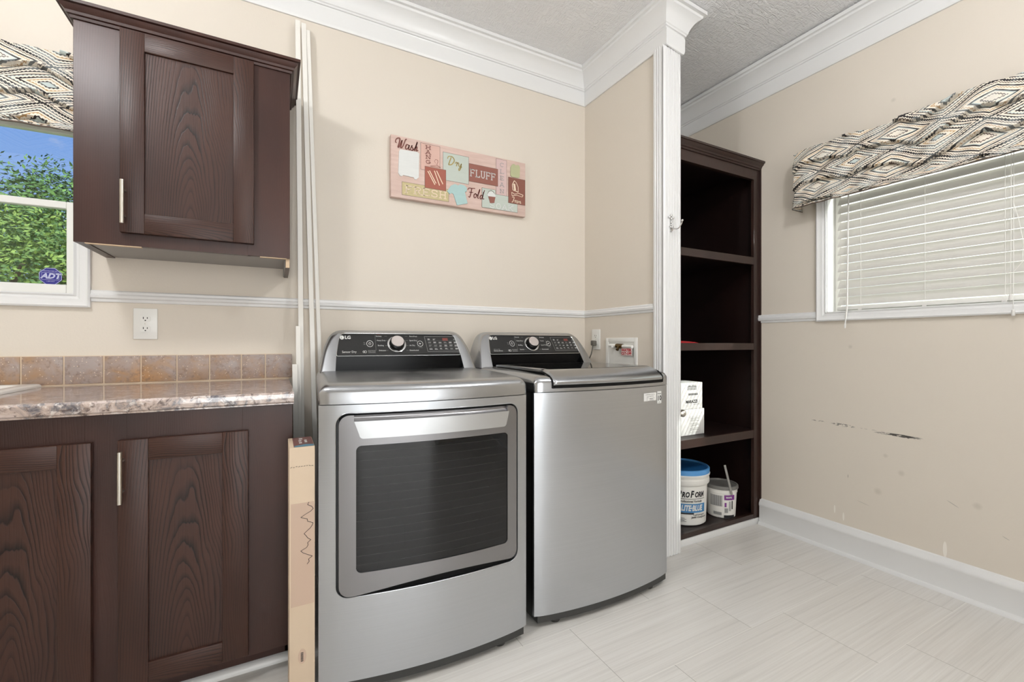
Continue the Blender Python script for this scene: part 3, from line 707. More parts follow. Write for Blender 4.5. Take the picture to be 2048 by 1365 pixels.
b = MB()
cp = [(1.600, .876), (1.594, .880), (1.592, .893), (1.594, .905), (1.600, .911), (2.215, .911), (2.236, .911), (2.236, .872), (1.600, .872)]
SX0, SX1, SY0, SY1 = -1.335, -.765, 1.72, 2.185
sec = [(LX + .002, SX0 + .02), (SX1 - .02, .054)]
for x0, x1 in sec: b.prism(cp, lambda a, c_, d: (d, a, c_), x0, x1)
b.prism([(1.600, .876), (1.594, .880), (1.592, .893), (1.594, .905), (1.600, .911), (SY0 + .02, .911), (SY0 + .02, .872)], lambda a, c_, d: (d, a, c_), SX0 + .02, SX1 - .02)
b.box((SX0 + .02, SY1 - .02, .872), (SX1 - .02, D, .911))
tag(link('countertop', b, M['counter'], smooth=30), 'glossy stone-patterned laminate countertop on the dark base cabinet', 'countertop')
b = MB(); b.box((LX + .002, D - .0125, .9112), (.065, D - .001, 1.021)); 
tiles = MB(); gx = [.0665, -.037, -.127, -.240, -.350, -.464, -.575, -.687, -.800, -.913, -1.026, -1.139, -1.252, -1.365, -1.478, -1.591, -1.704, -1.817, -1.897]
for i in range(len(gx) - 1): tiles.bbox((gx[i + 1] + (.0024), D - .0165, .9165), (gx[i] - (.0024 if i else -.001), D - .011, 1.019), .0012)
bs = thing('tile_backsplash', 'single row of speckled brown tiles standing along the back of the counter', 'backsplash', (-.9, D, .911))
link('grout_bed', b, M['grout'], bs, smooth=0); link('tile_row', tiles, M['tile'], bs, smooth=30)
# sink
sk = thing('drop_in_sink', 'white drop-in sink set into the counter, only its corner in view', 'sink', (-1.06, 1.94, .911))
def rrect(x0, x1, y0, y1, r, n=6):
    pts = []
    for cx_, cy_, a0 in ((x1 - r, y1 - r, 0), (x0 + r, y1 - r, pi / 2), (x0 + r, y0 + r, pi), (x1 - r, y0 + r, 3 * pi / 2)):
        for k in range(n + 1): a_ = a0 + pi / 2 * k / n; pts.append((cx_ + r * cos(a_), cy_ + r * sin(a_)))
    return pts
b = MB(); loops = []
SKX1, SKY1 = -.735, 2.214
for (ins, z_) in ((0, .9115), (.001, .919), (.006, .9225), (.040, .9225), (.048, .917), (.055, .88), (.070, .76), (.10, .745), (.2, .742)):
    loops.append([(x, y, z_) for x, y in rrect(-1.36 + ins, SKX1 - ins, 1.70 + ins, SKY1 - ins, max(.012, .03 - ins * .1) if ins < .03 else .04)])
vs = [p for l_ in loops for p in l_]; n = len(loops[0])
b.add(vs, [(i * n + k, i * n + (k + 1) % n, (i + 1) * n + (k + 1) % n, (i + 1) * n + k) for i in range(len(loops) - 1) for k in range(n)] + [tuple((len(loops) - 1) * n + k for k in range(n))])
link('basin', b, M['sink'], sk, smooth=50)
b = MB(); b.lathe([(.0, .004), (.03, .004), (.036, 0)], (-1.05, 1.95, .742), 24); link('drain', b, M['chrome'], sk)
# wall outlets
def outlet(label, loc, rotz):
    t = thing('wall_outlet', label, 'outlet', loc, rotz)
    p = MB(); p.bbox((-.038, -.006, -.061), (.038, 0, .061), .0025); link('cover_plate', p, M['white_pl'], t, local=True)
    for s in (1, -1):
        r_ = MB()
        pts = [(.0165 * cos(a_) * 1.05, .0135 * sin(a_)) for a_ in [2 * pi * k / 24 for k in range(24)]]
        pts = [(max(-.0165, min(.0165, x * 1.2)), max(-.012, min(.012, y * 1.1))) for x, y in pts]
        r_.prism(pts, lambda a, c_, d: (a, d, c_ + s * .020), -.0075, -.004)
        rc = link('receptacle', r_, M['white_pl'], t, local=True, smooth=0)
        q = MB()
        for x_, h_ in ((-.0062, .0078), (.0062, .0062)): q.box((x_ - .0013, -.0079, s * .020 + .003 - h_ / 2 + .0), (x_ + .0013, -.0070, s * .020 + .003 + h_ / 2))
        q.lathe([(.0001, -.0079), (.0024, -.0079), (.0024, -.007)], (0, 0, s * .020 - .0065), 12, axis='y')
        link('socket_slots', q, M['slot'], rc, local=True, smooth=0)
    q = MB(); q.lathe([(.0001, -.0068), (.0022, -.0066), (.003, -.0058)], (0, 0, 0), 12, axis='y'); link('screw', q, M['nickel'], t, local=True)
    return t
outlet('white duplex outlet on the wall above the counter backsplash', (-.452, D, 1.145), 0)
o2 = outlet('white duplex outlet behind the washer beside the water valve box', (PX, 2.122, 1.090), pi / 2)
o2.rotation_euler = (0, 0, -pi / 2)
# plug and cord in it
b = MB(); b.bbox((PX - .034, 2.108, 1.052), (PX - .0082, 2.138, 1.084), .006); 
pc = thing('power_cord', 'dark grey plug and cord hanging from the outlet behind the washer', 'cord', (PX - .02, 2.12, .95))
link('plug', b, M['cordgrey'], pc)
b = MB(); b.tube([(PX - .026, 2.123, 1.056), (PX - .03, 2.124, 1.03), (PX - .034, 2.13, 1.0), (PX - .04, 2.15, .96), (PX - .045, 2.17, .92), (PX - .045, 2.18, .80)], .004, 8); link('cable', b, M['cordgrey'], pc)
# washer outlet box
wb = thing('water_valve_box', 'white recessed washer water box in the wall behind the washer', 'valve box', (PX, 1.9, .93))
b = MB()
Y0, Y1, Z0, Z1 = 1.775, 2.030, .905, 1.098
for (a0, a1, c0, c1) in ((Y0, Y0 + .024, Z0, Z1), (Y1 - .024, Y1, Z0, Z1), (Y0 + .024, Y1 - .024, Z1 - .024, Z1), (Y0 + .024, Y1 - .024, Z0, Z0 + .024)):
    b.bbox((PX - .007, a0, c0), (PX - .0005, a1, c1), .002)
link('flange', b, M['white_pl'], wb)
b = MB(); b.box((PX - .0012, Y0 + .02, Z0 + .02), (PX - .0002, Y1 - .02, Z1 - .02)); link('back_plate', b, M['white_pl'], wb, smooth=0)
b = MB(); b.tube([(PX - .016, 1.985, 1.055), (PX - .016, 1.80, 1.048)], .009, 12); b.lathe([(.013, 0), (.013, .012), (.009, .013)], (PX - .016, 1.955, 1.042), 12); link('pipe', b, M['white_pl'], wb)
b = MB(); b.tube([(PX - .016, 1.925, 1.053), (PX - .016, 1.875, 1.051)], .013, 8); b.tube([(PX - .022, 1.90, 1.052), (PX - .04, 1.893, 1.030)], [.006, .009], 8); link('valve', b, M['brass'], wb)
b = MB(); b.bbox((PX - .020, 1.800, 1.000), (PX - .0182, 1.884, 1.040), .0005); tg = link('warning_tag', b, M['paper'], wb)
b = MB()
fnw = lambda x, y: (PX - .0206, 1.842 - x, 1.020 + y)
add_text(b, 'WATER', .019, lambda x, y: fnw(x, y + .0085), bold=.0012, sx=1.15); add_text(b, 'CUT-OFF', .019, lambda x, y: fnw(x, y - .009), bold=.0012, sx=.98)
for q in ((-.041, .041, .018, .019), (-.041, .041, -.019, -.018), (-.041, -.040, -.019, .019), (.040, .041, -.019, .019)):
    b.add([fnw(q[0], q[2]), fnw(q[1], q[2]), fnw(q[1], q[3]), fnw(q[0], q[3])], [(0, 1, 2, 3)])
link('lettering', b, M['ink_r'], tg, smooth=0, recalc=False)

# ------------------------------------------------------------------ wall sign
sg = thing('laundry_sign', 'pink canvas sign with laundry words and pictures on the back wall', 'sign', (.884, D, 1.79))
SX, SZ, SW, SH = .503, 1.792, .765, .308; SYF = D - .030
def pinkb(g, b):
    p = g.obj(); n = g.noise(g.mapv(p, (2, 1, 14)), 4, 4)
    g.put(b.inputs['Base Color'], g.ramp(n, [(.3, srgb(206, 178, 166)), (.7, srgb(220, 195, 184))]))
M['pink'] = mat('canvas_pink', rough=.7, build=pinkb, color=srgb(220, 185, 175))
b = MB(); b.bbox((SX, SYF, SZ), (SX + SW, D - .001, SZ + SH), .003); link('canvas', b, M['pink'], sg)
pal = {'brown': (150, 96, 84), 'brown2': (140, 88, 74), 'tan': (204, 190, 144), 'teal': (198, 206, 196), 'rose': (222, 184, 170), 'rose2': (216, 188, 184), 'red': (168, 98, 82), 'white': (228, 229, 226), 'cream': (240, 220, 196), 'aqua': (176, 206, 204), 'green': (186, 188, 148), 'ink': (120, 66, 58), 'gold': (168, 148, 84), 'grey': (160, 158, 156), 'pale': (206, 200, 196), 'edge': (110, 92, 84)}
for k, c_ in pal.items():
    def pb(g, b, c_=c_):
        n = g.noise(g.mapv(g.obj(), (2, 1, 30)), 5, 4); g.put(b.inputs['Base Color'], g.mix(g.m('MULTIPLY', n, .22), srgb(*c_), srgb(*[v * .75 for v in c_])))
    M['s_' + k] = mat('sign_' + k, rough=.7, color=srgb(*c_), build=pb if k in ('brown', 'brown2', 'tan', 'teal', 'rose', 'rose2', 'red', 'white', 'aqua', 'green') else None)
PAL = list(pal); SM = [M['s_' + k] for k in PAL]
def sp(x, y, o=0.0): return (SX + x * SW, SYF - o, SZ + (1 - y) * SH)       # x,y in 0..1 from top-left
def blk(rects, k, o=.0008):
    art = MB(); e = .0016
    for r_i, (x0, x1, y0, y1) in enumerate(rects):
        F = lambda x, y, oo: (SX + x, SYF - oo, SZ + SH - y)
        art.add([F(x0 - e, y0 - e, o - .0003), F(x1 + e, y0 - e, o - .0003), F(x1 + e, y1 + e, o - .0003), F(x0 - e, y1 + e, o - .0003)], [(0, 1, 2, 3)], 1)
        art.add([F(x0, y0, o + r_i * .0001), F(x1, y0, o + r_i * .0001), F(x1, y1, o + r_i * .0001), F(x0, y1, o + r_i * .0001)], [(0, 1, 2, 3)], 0)
    link('painted_block', art, [M['s_' + k], M['s_edge']], sg, smooth=0, recalc=False)
blk([(.151, .252, .012, .146)], 'rose'); blk([(.056, .300, .227, .290)], 'tan'); blk([(.173, .284, .128, .236)], 'red', .0018)
blk([(.270, .413, .035, .179)], 'teal', .0012); blk([(.415, .587, .067, .161)], 'brown', .0016); blk([(.578, .642, .009, .208)], 'rose2', .0010)
blk([(.492, .572, .185, .2899), (.492, .711, .208, .290)], 'teal', .0014); blk([(.654, .761, .098, .242)], 'brown2', .0018)
let = MB()
def flush(name='lettering'):
    global let
    used_ = sorted(set(let.mi)); let.mi = [used_.index(m_) for m_ in let.mi]
    link(name, let, [SM[m_] for m_ in used_], sg, smooth=0, recalc=False); let = MB()
def seg(p, q, th, k, o=.0024):
    """flat bar between two points (metres on the sign)"""
    dx_, dy_ = q[0] - p[0], q[1] - p[1]; L_ = math.hypot(dx_, dy_) or 1e-6; nx_, ny_ = -dy_ / L_ * th / 2, dx_ / L_ * th / 2
    F = lambda a, c_: (SX + a, SYF - o, SZ + SH - c_)
    let.add([F(p[0] + nx_, p[1] + ny_), F(q[0] + nx_, q[1] + ny_), F(q[0] - nx_, q[1] - ny_), F(p[0] - nx_, p[1] - ny_)], [(0, 1, 2, 3)], PAL.index(k))
def poly(pts, th, k, o=.0024):
    for i in range(len(pts) - 1): seg(pts[i], pts[i + 1], th * (1.0 if pts[i + 1][1] > pts[i][1] - 1e-5 else .75), k, o)
# slab serif letters on a 1 x 1.4 box (y down): strokes, serif feet
def arc(cx_, cy_, rx, ry, a0, a1, n=10): return [(cx_ + rx * cos(math.radians(a0 + (a1 - a0) * i / n)), cy_ + ry * sin(math.radians(a0 + (a1 - a0) * i / n))) for i in range(n + 1)]
SL = {
 'F': ([[(.2, 0), (.2, 1.4)], [(.2, .04), (.9, .04)], [(.2, .68), (.7, .68)], [(.9, 0), (.9, .3)], [(.7, .52), (.7, .84)]], [(.2, 0), (.2, 1.4)]),
 'L': ([[(.25, 0), (.25, 1.4)], [(.25, 1.36), (.9, 1.36)], [(.9, 1.4), (.9, 1.05)]], [(.25, 0), (.2, 1.4)]),
 'U': ([[(.2, 0), (.2, .95)] + arc(.5, .95, .3, .43, 180, 0) + [(.8, 0)]], [(.2, 0), (.8, 0)]),
 'R': ([[(.2, 0), (.2, 1.4)], [(.2, .04), (.55, .04)] + arc(.55, .36, .3, .32, -90, 90) + [(.2, .68)], [(.5, .7), (.85, 1.4)]], [(.2, 0), (.2, 1.4), (.88, 1.4)]),
 'E': ([[(.2, 0), (.2, 1.4)], [(.2, .04), (.88, .04)], [(.2, .68), (.68, .68)], [(.2, 1.36), (.88, 1.36)], [(.88, 0), (.88, .3)], [(.88, 1.1), (.88, 1.4)], [(.68, .55), (.68, .82)]], [(.2, 0), (.2, 1.4)]),
 'S': ([arc(.5, .36, .32, .34, -20, -270, 14) + arc(.5, 1.03, .34, .35, -90, 160, 14), [(.83, .02), (.83, .36)], [(.15, 1.0), (.15, 1.38)]], []),
 'H': ([[(.2, 0), (.2, 1.4)], [(.82, 0), (.82, 1.4)], [(.2, .68), (.82, .68)]], [(.2, 0), (.2, 1.4), (.82, 0), (.82, 1.4)]),
 'A': ([[(.12, 1.4), (.5, 0), (.88, 1.4)], [(.25, .95), (.75, .95)]], [(.12, 1.4), (.88, 1.4), (.46, 0)]),
 'N': ([[(.2, 1.4), (.2, 0), (.82, 1.4), (.82, 0)]], [(.2, 0), (.2, 1.4), (.82, 0)]),
 'G': ([arc(.5, .7, .36, .68, -40, -330, 18) + [(.84, .8)], [(.55, .8), (.98, .8)], [(.8, 0), (.8, .35)]], []),
 'C': ([arc(.5, .7, .36, .68, -45, -315, 18), [(.8, 0), (.8, .35)]], []),
 'O': ([arc(.5, .7, .36, .68, 0, 360, 22)], []),
 'K': ([[(.2, 0), (.2, 1.4)], [(.85, 0), (.2, .85)], [(.42, .6), (.88, 1.4)]], [(.2, 0), (.2, 1.4), (.88, 0), (.9, 1.4)]),
}
def slab(word, x, y, w_, h_, k, vert=False, gap=1.12, th=None):
    cx_, cy_ = x, y
    th = th or h_ * .15
    for ch in word:
        strokes, serifs = SL[ch]
        fx_ = lambda p: (cx_ + p[0] * w_, cy_ + p[1] / 1.4 * h_)
        for s_ in strokes:
            for i in range(len(s_) - 1): seg(fx_(s_[i]), fx_(s_[i + 1]), th, k)
        for p in serifs: seg(fx_((p[0] - .19, p[1])), fx_((p[0] + .19, p[1])), th * .8, k)
        if vert: cy_ += h_ * gap
        else: cx_ += w_ * gap
slab('FRESH', .068, .242, .042, .036, 'cream', gap=1.06); flush()
slab('FLUFF', .420, .096, .0285, .037, 'pale', gap=1.09); flush()
slab('HANG', .174, .020, .030, .0175, 'ink', True, 1.42, .0030); flush()
slab('CLEAN', .598, .028, .029, .021, 'grey', True, 1.75, .0030); flush()
slab('SOAK', .535, .257, .036, .029, 'white', gap=1.06); flush()
# script words: hand strokes
def script(pts_list, x, y, s_, k, th=.0042):
    for st_ in pts_list:
        P_ = [(x + a * s_, y + c_ * s_) for a, c_ in st_]
        # Catmull-Rom smoothing
        Q = []
        for i in range(len(P_) - 1):
            p0, p1, p2, p3 = P_[max(i - 1, 0)], P_[i], P_[i + 1], P_[min(i + 2, len(P_) - 1)]
            for j in range(5):
                t_ = j / 5
                Q.append(tuple(.5 * ((2 * p1[d]) + (-p0[d] + p2[d]) * t_ + (2 * p0[d] - 5 * p1[d] + 4 * p2[d] - p3[d]) * t_ ** 2 + (-p0[d] + 3 * p1[d] - 3 * p2[d] + p3[d]) * t_ ** 3) for d in (0, 1)))
        Q.append(P_[-1]); poly(Q, th, k)
W_ = [[(.05, .55), (-.08, .45), (.05, .1), (.38, 0), (.32, .5), (.18, 1), (.35, .85), (.62, .15), (.55, .6), (.48, 1), (.7, .8), (1.0, .0), (1.12, .0)]]
a_l = lambda x0: [[(x0 + .38, .55), (x0 + .15, .5), (x0, .85), (x0 + .1, 1.02), (x0 + .32, .8), (x0 + .42, .5), (x0 + .34, .9), (x0 + .42, 1.02), (x0 + .58, .85)]]
s_l = lambda x0: [[(x0, .85), (x0 + .2, .5), (x0 + .12, .62), (x0 + .3, .85), (x0 + .18, 1.03), (x0, .98)], [(x0 + .25, .98), (x0 + .42, .82)]]
h_l = lambda x0: [[(x0, .8), (x0 + .25, .3), (x0 + .32, 0), (x0 + .15, .5), (x0 + .02, 1.02)], [(x0 + .05, .8), (x0 + .25, .5), (x0 + .28, .65), (x0 + .22, 1.0), (x0 + .42, .85)]]
script(W_ + a_l(.98) + s_l(1.52) + h_l(1.95), .026, .013, .047, 'ink', .0058); flush()
D_ = [[(.0, .35), (.12, .05), (.6, .05), (.8, .4), (.5, .9), (.1, 1.0)], [(.42, .12), (.25, .6), (.12, 1.0)]]
r_l = lambda x0: [[(x0, .75), (x0 + .12, .55), (x0 + .25, .6), (x0 + .15, 1.0)], [(x0 + .2, .7), (x0 + .38, .55), (x0 + .45, .62)]]
y_l = lambda x0: [[(x0, .6), (x0 + .02, .9), (x0 + .15, .98), (x0 + .32, .6), (x0 + .2, 1.2), (x0 + .02, 1.45), (x0 + .02, 1.2), (x0 + .4, .95)]]
script(D_ + r_l(.9) + y_l(1.35), .294, .050, .046, 'gold', .0054); flush()
F_ = [[(.0, .3), (.1, .08), (.4, .05), (.85, .0)], [(.45, .08), (.35, .6), (.2, 1.05), (.05, .95)], [(.15, .5), (.6, .47)]]
o_l = lambda x0: [[(x0 + .2, .55), (x0 + .02, .75), (x0 + .08, 1.02), (x0 + .28, .9), (x0 + .3, .62), (x0 + .18, .55), (x0 + .45, .7)]]
l_l = lambda x0: [[(x0, .8), (x0 + .25, .3), (x0 + .3, .0), (x0 + .12, .5), (x0 + .05, .98), (x0 + .2, .98)]]
d_l = lambda x0: [[(x0 + .28, .58), (x0 + .06, .7), (x0, .95), (x0 + .14, 1.02), (x0 + .35, .6), (x0 + .55, .0)], [(x0 + .45, .2), (x0 + .3, .95), (x0 + .5, .95)]]
script(F_ + o_l(.68) + l_l(1.1) + d_l(1.42), .408, .196, .050, 'ink', .0056); flush()
script([[(.15, .1), (.35, .0), (.6, .1), (.3, .9), (.05, 1.0)]] + r_l(.65) + o_l(1.12) + [[(1.62, 1.0), (1.7, .58), (1.75, .7), (1.95, .58), (1.92, 1.0), (2.1, .85)]], .672, .206, .030, 'cream', .0038); flush()
# hanger, clothes pins, iron outlines
poly([(.229, .103), (.222, .094), (.228, .083), (.240, .084), (.241, .094), (.236, .104), (.236, .112)], .0022, 'brown'); poly([(.200, .122), (.236, .111), (.256, .120), (.200, .122)], .0022, 'brown'); flush('hanger_drawing')
for a0, a1, c0, c1 in ((.187, .225, .150, .214), (.196, .231, .146, .206), (.222, .250, .142, .214), (.234, .268, .140, .204)): seg((a0, c0), (a1, c1), .0046, 'cream')
flush('clothes_peg_drawing')
poly([(.691, .112), (.678, .138), (.682, .166), (.716, .174), (.716, .146), (.704, .122), (.691, .112)], .004, 'cream'); seg((.690, .130), (.696, .166), .012, 'cream')
poly([(.674, .180), (.690, .188), (.720, .180), (.748, .186), (.742, .197), (.706, .192), (.676, .200), (.674, .180)], .0032, 'cream'); flush('iron_drawing')
# raised cut-outs: washing machine, t-shirt, bucket, detergent jug
def cut(pts, k, th=.004, name='raised_cutout'):
    q = MB(); q.prism([(a, c_) for a, c_ in pts], lambda a, c_, d: (SX + a, SYF - d, SZ + SH - c_), .0, th, 0); return link(name, q, M['s_' + k], sg, smooth=0)
cut([(.040, .078), (.046, .068), (.132, .064), (.142, .070), (.140, .192), (.134, .196), (.128, .204), (.118, .205), (.114, .196), (.060, .194), (.054, .201), (.044, .199), (.040, .192), (.036, .188)], 'white')
cut([(.306, .250), (.291, .236), (.312, .204), (.334, .192), (.352, .197), (.364, .188), (.388, .190), (.402, .202), (.400, .222), (.390, .224), (.406, .284), (.346, .302), (.326, .246), (.316, .242)], 'aqua')
cut([(.528, .226), (.572, .224), (.564, .258), (.540, .262)], 'brown'); cut([(.522, .218), (.532, .202), (.550, .196), (.566, .206), (.574, .218), (.568, .228), (.528, .230)], 'white', .003)
cut([(.667, .040), (.676, .024), (.688, .018), (.700, .026), (.716, .018), (.727, .030), (.725, .088), (.716, .093), (.674, .093), (.666, .086)], 'green')
q = MB(); q.tube([(SX + a, SYF - .002, SZ + SH - c_) for a, c_ in ((.522, .222), (.530, .200), (.545, .189), (.562, .198), (.574, .220))], .001, 6); link('bucket_handle', q, M['s_edge'], sg)

# ------------------------------------------------------------------ laundry machines
W = .690; HWD = W / 2; BULGE = .036
def yb(u): return -BULGE * (1 - ((u - HWD) / HWD) ** 2)
def yfz(u, z_): return yb(u) + (.006 * ((abs(u - HWD) / HWD) ** 14))
def lin(a, b_, n): return [a + (b_ - a) * i / (n - 1) for i in range(n)]
def edge_u(a, b_, r, n=40):
    s_ = set(lin(a, b_, n)); 
    for k in range(9):
        t_ = r * (1 - cos(pi / 2 * k / 8)); s_.add(a + t_); s_.add(b_ - t_)
    return sorted(s_)
def rc(u, a, b_, r):           # corner drop for a rounded end
    d = min(u - a, b_ - u)
    return 0 if d >= r else r - math.sqrt(max(0, r * r - (r - max(d, 0)) ** 2))
def machine(root, kind):
    L_ = dict(parent=root, local=True)
    # cabinet body (sides, back)
    b = MB(); x0, x1 = .006, W - .006
    pl = [(x0, .012), (x0, .68), (x1, .68), (x1, .012)]
    plan = [(x0, .68), (x1, .68)] + [(u, yb(u) + .012) for u in lin(x1, x0, 24)]
    b.prism(plan, lambda a, c_, d: (a, c_, d), .045, .885); link('body_shell', b, M['sidem'], root, smooth=30, local=True)
    # black toe strip
    b = MB(); plan = [(.012, .60), (W - .012, .60)] + [(u, yb(u) + .004) for u in lin(W - .012, .012, 24)]
    b.prism(plan, lambda a, c_, d: (a, c_, d), .020, .0465); link('toe_strip', b, M['kick'], **L_)
    for u, y_ in ((.10, .02), (W - .10, .02), (.08, .58), (W - .08, .58)):
        b = MB(); b.lathe([(.019, 0), (.021, .003), (.021, .012), (.010, .014), (.010, .03)], (u, y_, 0), 20); link('foot', b, M['kick'], **L_)
    zs_ = .882
    b = MB(); us = lin(0, W, 40)
    if kind == 'washer':
        b.strip(us, lambda u: zs_, lambda u: .046 + .003 * 0, yfz, .012)
    else:
        O0, O1 = .047, .651; ob, ot = .299, .857; r = .036
        b.strip(lin(0, O0, 5), lambda u: zs_, lambda u: .046, yfz, .012)
        b.strip(lin(O1, W, 5), lambda u: zs_, lambda u: .046, yfz, .012)
        ue = edge_u(O0, O1, r)
        b.strip(ue, lambda u: zs_, lambda u: ot - rc(u, O0, O1, r), yfz, .012)
        b.strip(ue, lambda u: ob + rc(u, O0, O1, r), lambda u: .046, yfz, .012)
    link('front_panel', b, M['steel'], smooth=25, **L_)
    # top cover
    zt = .945
    prof = [(0.0, 0.0), (0.0, .55), (.003, .72), (.009, .86), (.020, .95), (.036, 1.0), (.060, 1.03), (.25, 1.13), (.50, 1.16), (.68, 1.16)]
    rs = .030
    b = MB(); ups = edge_u(0, W, rs, 44)
    def cov(u, y_, k):
        d = min(u, W - u); kk = 1 if d >= rs else math.sqrt(max(0, 1 - ((rs - d) / rs) ** 2))
        h_ = (zt - zs_ - .003) * k
        lowk = .55
        if k > lowk: h_ = (zt - zs_ - .003) * (lowk + (k - lowk) * kk)
        yy = y_ + yb(u) * max(0, 1 - y_ / .3) - .003
        yy += (1 - kk) * .012 * (1 if y_ < .1 else 0)
        return (u, yy, zs_ + .003 + h_)
    n = len(prof); vs = [cov(u, *p) for u in ups for p in prof]
    m_ = len(ups); fs = [(i * n + j, (i + 1) * n + j, (i + 1) * n + j + 1, i * n + j + 1) for i in range(m_ - 1) for j in range(n - 1)]
    b.add(vs, fs)
    # sides, underside
    base = len(b.v)
    for e in (0, m_ - 1):
        loop = [vs[e * n + j] for j in range(n)] + [(vs[e * n][0], .68, zs_ + .003)]
        b.add(loop, [tuple(range(len(loop)))])
    vs2 = [(u, yb(u) - .003, zs_ + .003) for u in ups] + [(u, .68, zs_ + .003) for u in ups]
    b.add(vs2, [(i, i + 1, m_ + i + 1, m_ + i) for i in range(m_ - 1)])
    bk = [cov(u, .68, 1.16) for u in ups] + [(u, .68, zs_ + .003) for u in ups]
    b.add(bk, [(i, i + 1, m_ + i + 1, m_ + i) for i in range(m_ - 1)])
    link('top_cover', b, M['steel_top'], smooth=40, **L_)
    # console
    zb_ = .950
    def yc(z_): return .505 + (z_ - zb_) * .62
    def outline(i0):
        pts = []
        P_ = [(.008 + i0, zb_), (.026 + i0, 1.045), (.062 + i0, 1.124 - i0), (W - .062 - i0, 1.124 - i0), (W - .026 - i0, 1.045), (W - .008 - i0, zb_)]
        R_ = [0, .10, .045, .045, .10, 0]
        for i, p in enumerate(P_):
            if R_[i] == 0: pts.append(p); continue
            a = Vector(P_[i - 1]) - Vector(p); c_ = Vector(P_[i + 1]) - Vector(p); a_, c2 = a.normalized(), c_.normalized()
            r_ = min(R_[i], a.length * .49, c_.length * .49)
            for k in range(9):
                t_ = k / 8; q = Vector(p) + a_ * r_ * (1 - t_) ** 2 + c2 * r_ * t_ ** 2; pts.append((q.x, q.y))
        return pts
    o0, o1, o2_ = outline(.016), outline(.006), outline(0)
    inn = []
    I_ = [(.072, zb_), (.072, 1.010), (.100, 1.111), (W - .084, 1.111), (W - .056, 1.010), (W - .056, zb_)]
    I_ = [(.070, zb_), (.076, 1.030), (.092, 1.1115), (W - .092, 1.1115), (W - .076, 1.030), (W - .070, zb_)]; Ri = [0, .05, .026, .026, .05, 0]
    for i, p in enumerate(I_):
        if Ri[i] == 0: inn.append(p); continue
        a = Vector(I_[i - 1]) - Vector(p); c_ = Vector(I_[i + 1]) - Vector(p); a_, c2 = a.normalized(), c_.normalized(); r_ = min(Ri[i], a.length * .49, c_.length * .49)
        for k in range(9): t_ = k / 8; q = Vector(p) + a_ * r_ * (1 - t_) ** 2 + c2 * r_ * t_ ** 2; inn.append((q.x, q.y))
    b = MB(); n = len(inn)
    loops = [[(x, yc(z_) + .02, z_) for x, z_ in inn], [(x, yc(z_), z_) for x, z_ in inn], [(x, yc(z_) - .001, z_) for x, z_ in o0], [(x, yc(z_) + .004, z_) for x, z_ in o1], [(x, yc(z_) + .018, z_) for x, z_ in o2_], [(x, .672, z_) for x, z_ in o2_]]
    b.add([p for l_ in loops for p in l_], [(i * n + k, i * n + k + 1, (i + 1) * n + k + 1, (i + 1) * n + k) for i in range(len(loops) - 1) for k in range(n - 1)] + [tuple((len(loops) - 1) * n + k for k in range(n))])
    link('console_housing', b, M['steel_top'], smooth=40, **L_)
    # recess under the panel
    b = MB(); b.box((.066, .548, .945), (W - .066, .562, 1.02)); link('console_recess', b, M['recess'], smooth=0, **L_)
    # control panel face
    zl = 1.014
    def pin(z_):      # half-width inner edge at z
        t_ = (z_ - zb_) / (1.1115 - zb_); return .070 + .022 * t_
    pp = [p for p in inn if p[1] > zl]
    poly_ = [(pin(zl), zl)] + pp + [(W - pin(zl), zl)]
    b = MB(); b.prism(poly_, lambda a, c_, d: (a, yc(c_) + d, c_), .003, .012); cp_ = link('control_panel', b, M['panel'], smooth=0, **L_)
    b = MB(); b.tube([(a, yc(c_) + .0015, c_) for a, c_ in poly_ + [poly_[0]]], .0016, 6); link('panel_rim', b, M['chrome'], smooth=50, **L_)
    # knob
    ku, kz = .328, 1.063
    b = MB(); ax = Vector((0, -1, .62)).normalized() if False else Vector((0, -.85, .527))
    c0 = Vector((ku, yc(kz) + .003, kz)); e1 = Vector((1, 0, 0)); e2 = ax.cross(e1).normalized() * -1
    def ring(prof, mb, mi=0, n=40):
        vs = []
        for r_, h_ in prof:
            for k in range(n): t_ = 2 * pi * k / n; vs.append(c0 + e1 * r_ * cos(t_) + e2 * r_ * sin(t_) + ax * h_)
        fs = [(i * n + k, i * n + (k + 1) % n, (i + 1) * n + (k + 1) % n, (i + 1) * n + k) for i in range(len(prof) - 1) for k in range(n)]
        fs.append(tuple((len(prof) - 1) * n + k for k in range(n))); mb.add(vs, fs, mi)
    ring([(.0405, -.002), (.0405, .0025), (.0385, .0030), (.0378, .001)], b, 0); kr = link('knob_ring', b, M['chrome'], smooth=40, **L_)
    b = MB(); ring([(.034, 0), (.033, .012), (.0295, .026), (.0275, .0275)], b, 0); kn = link('knob', b, M['blackgl'], smooth=40, **L_)
    b = MB(); ring([(.0272, .026), (.0272, .029), (.026, .0302), (.004, .0296)], b, 0)
    kf = link('knob_face', b, M['knobf'], smooth=40, local=True, parent=kn)
    # printing
    pr = MB()
    def out(name):
        nonlocal pr
        link(name, pr, [M['ink_w'], M['ink_g'], M['led'], M['ink_k']], parent=cp_, local=True, smooth=0, recalc=False); pr = MB()
    def pf(u, z_): return lambda x, y: (u + x, yc(z_ + y) + .0022, z_ + y)
    def ringp(u, z_, r0, r1, mi=0, n=28):
        vs = []
        for k in range(n):
            t_ = 2 * pi * k / n; vs += [pf(u, z_)(r0 * cos(t_), r0 * sin(t_)), pf(u, z_)(r1 * cos(t_), r1 * sin(t_))]
        pr.add(vs, [(2 * k, 2 * k + 1, (2 * k + 3) % (2 * n), (2 * k + 2) % (2 * n)) for k in range(n)], mi)
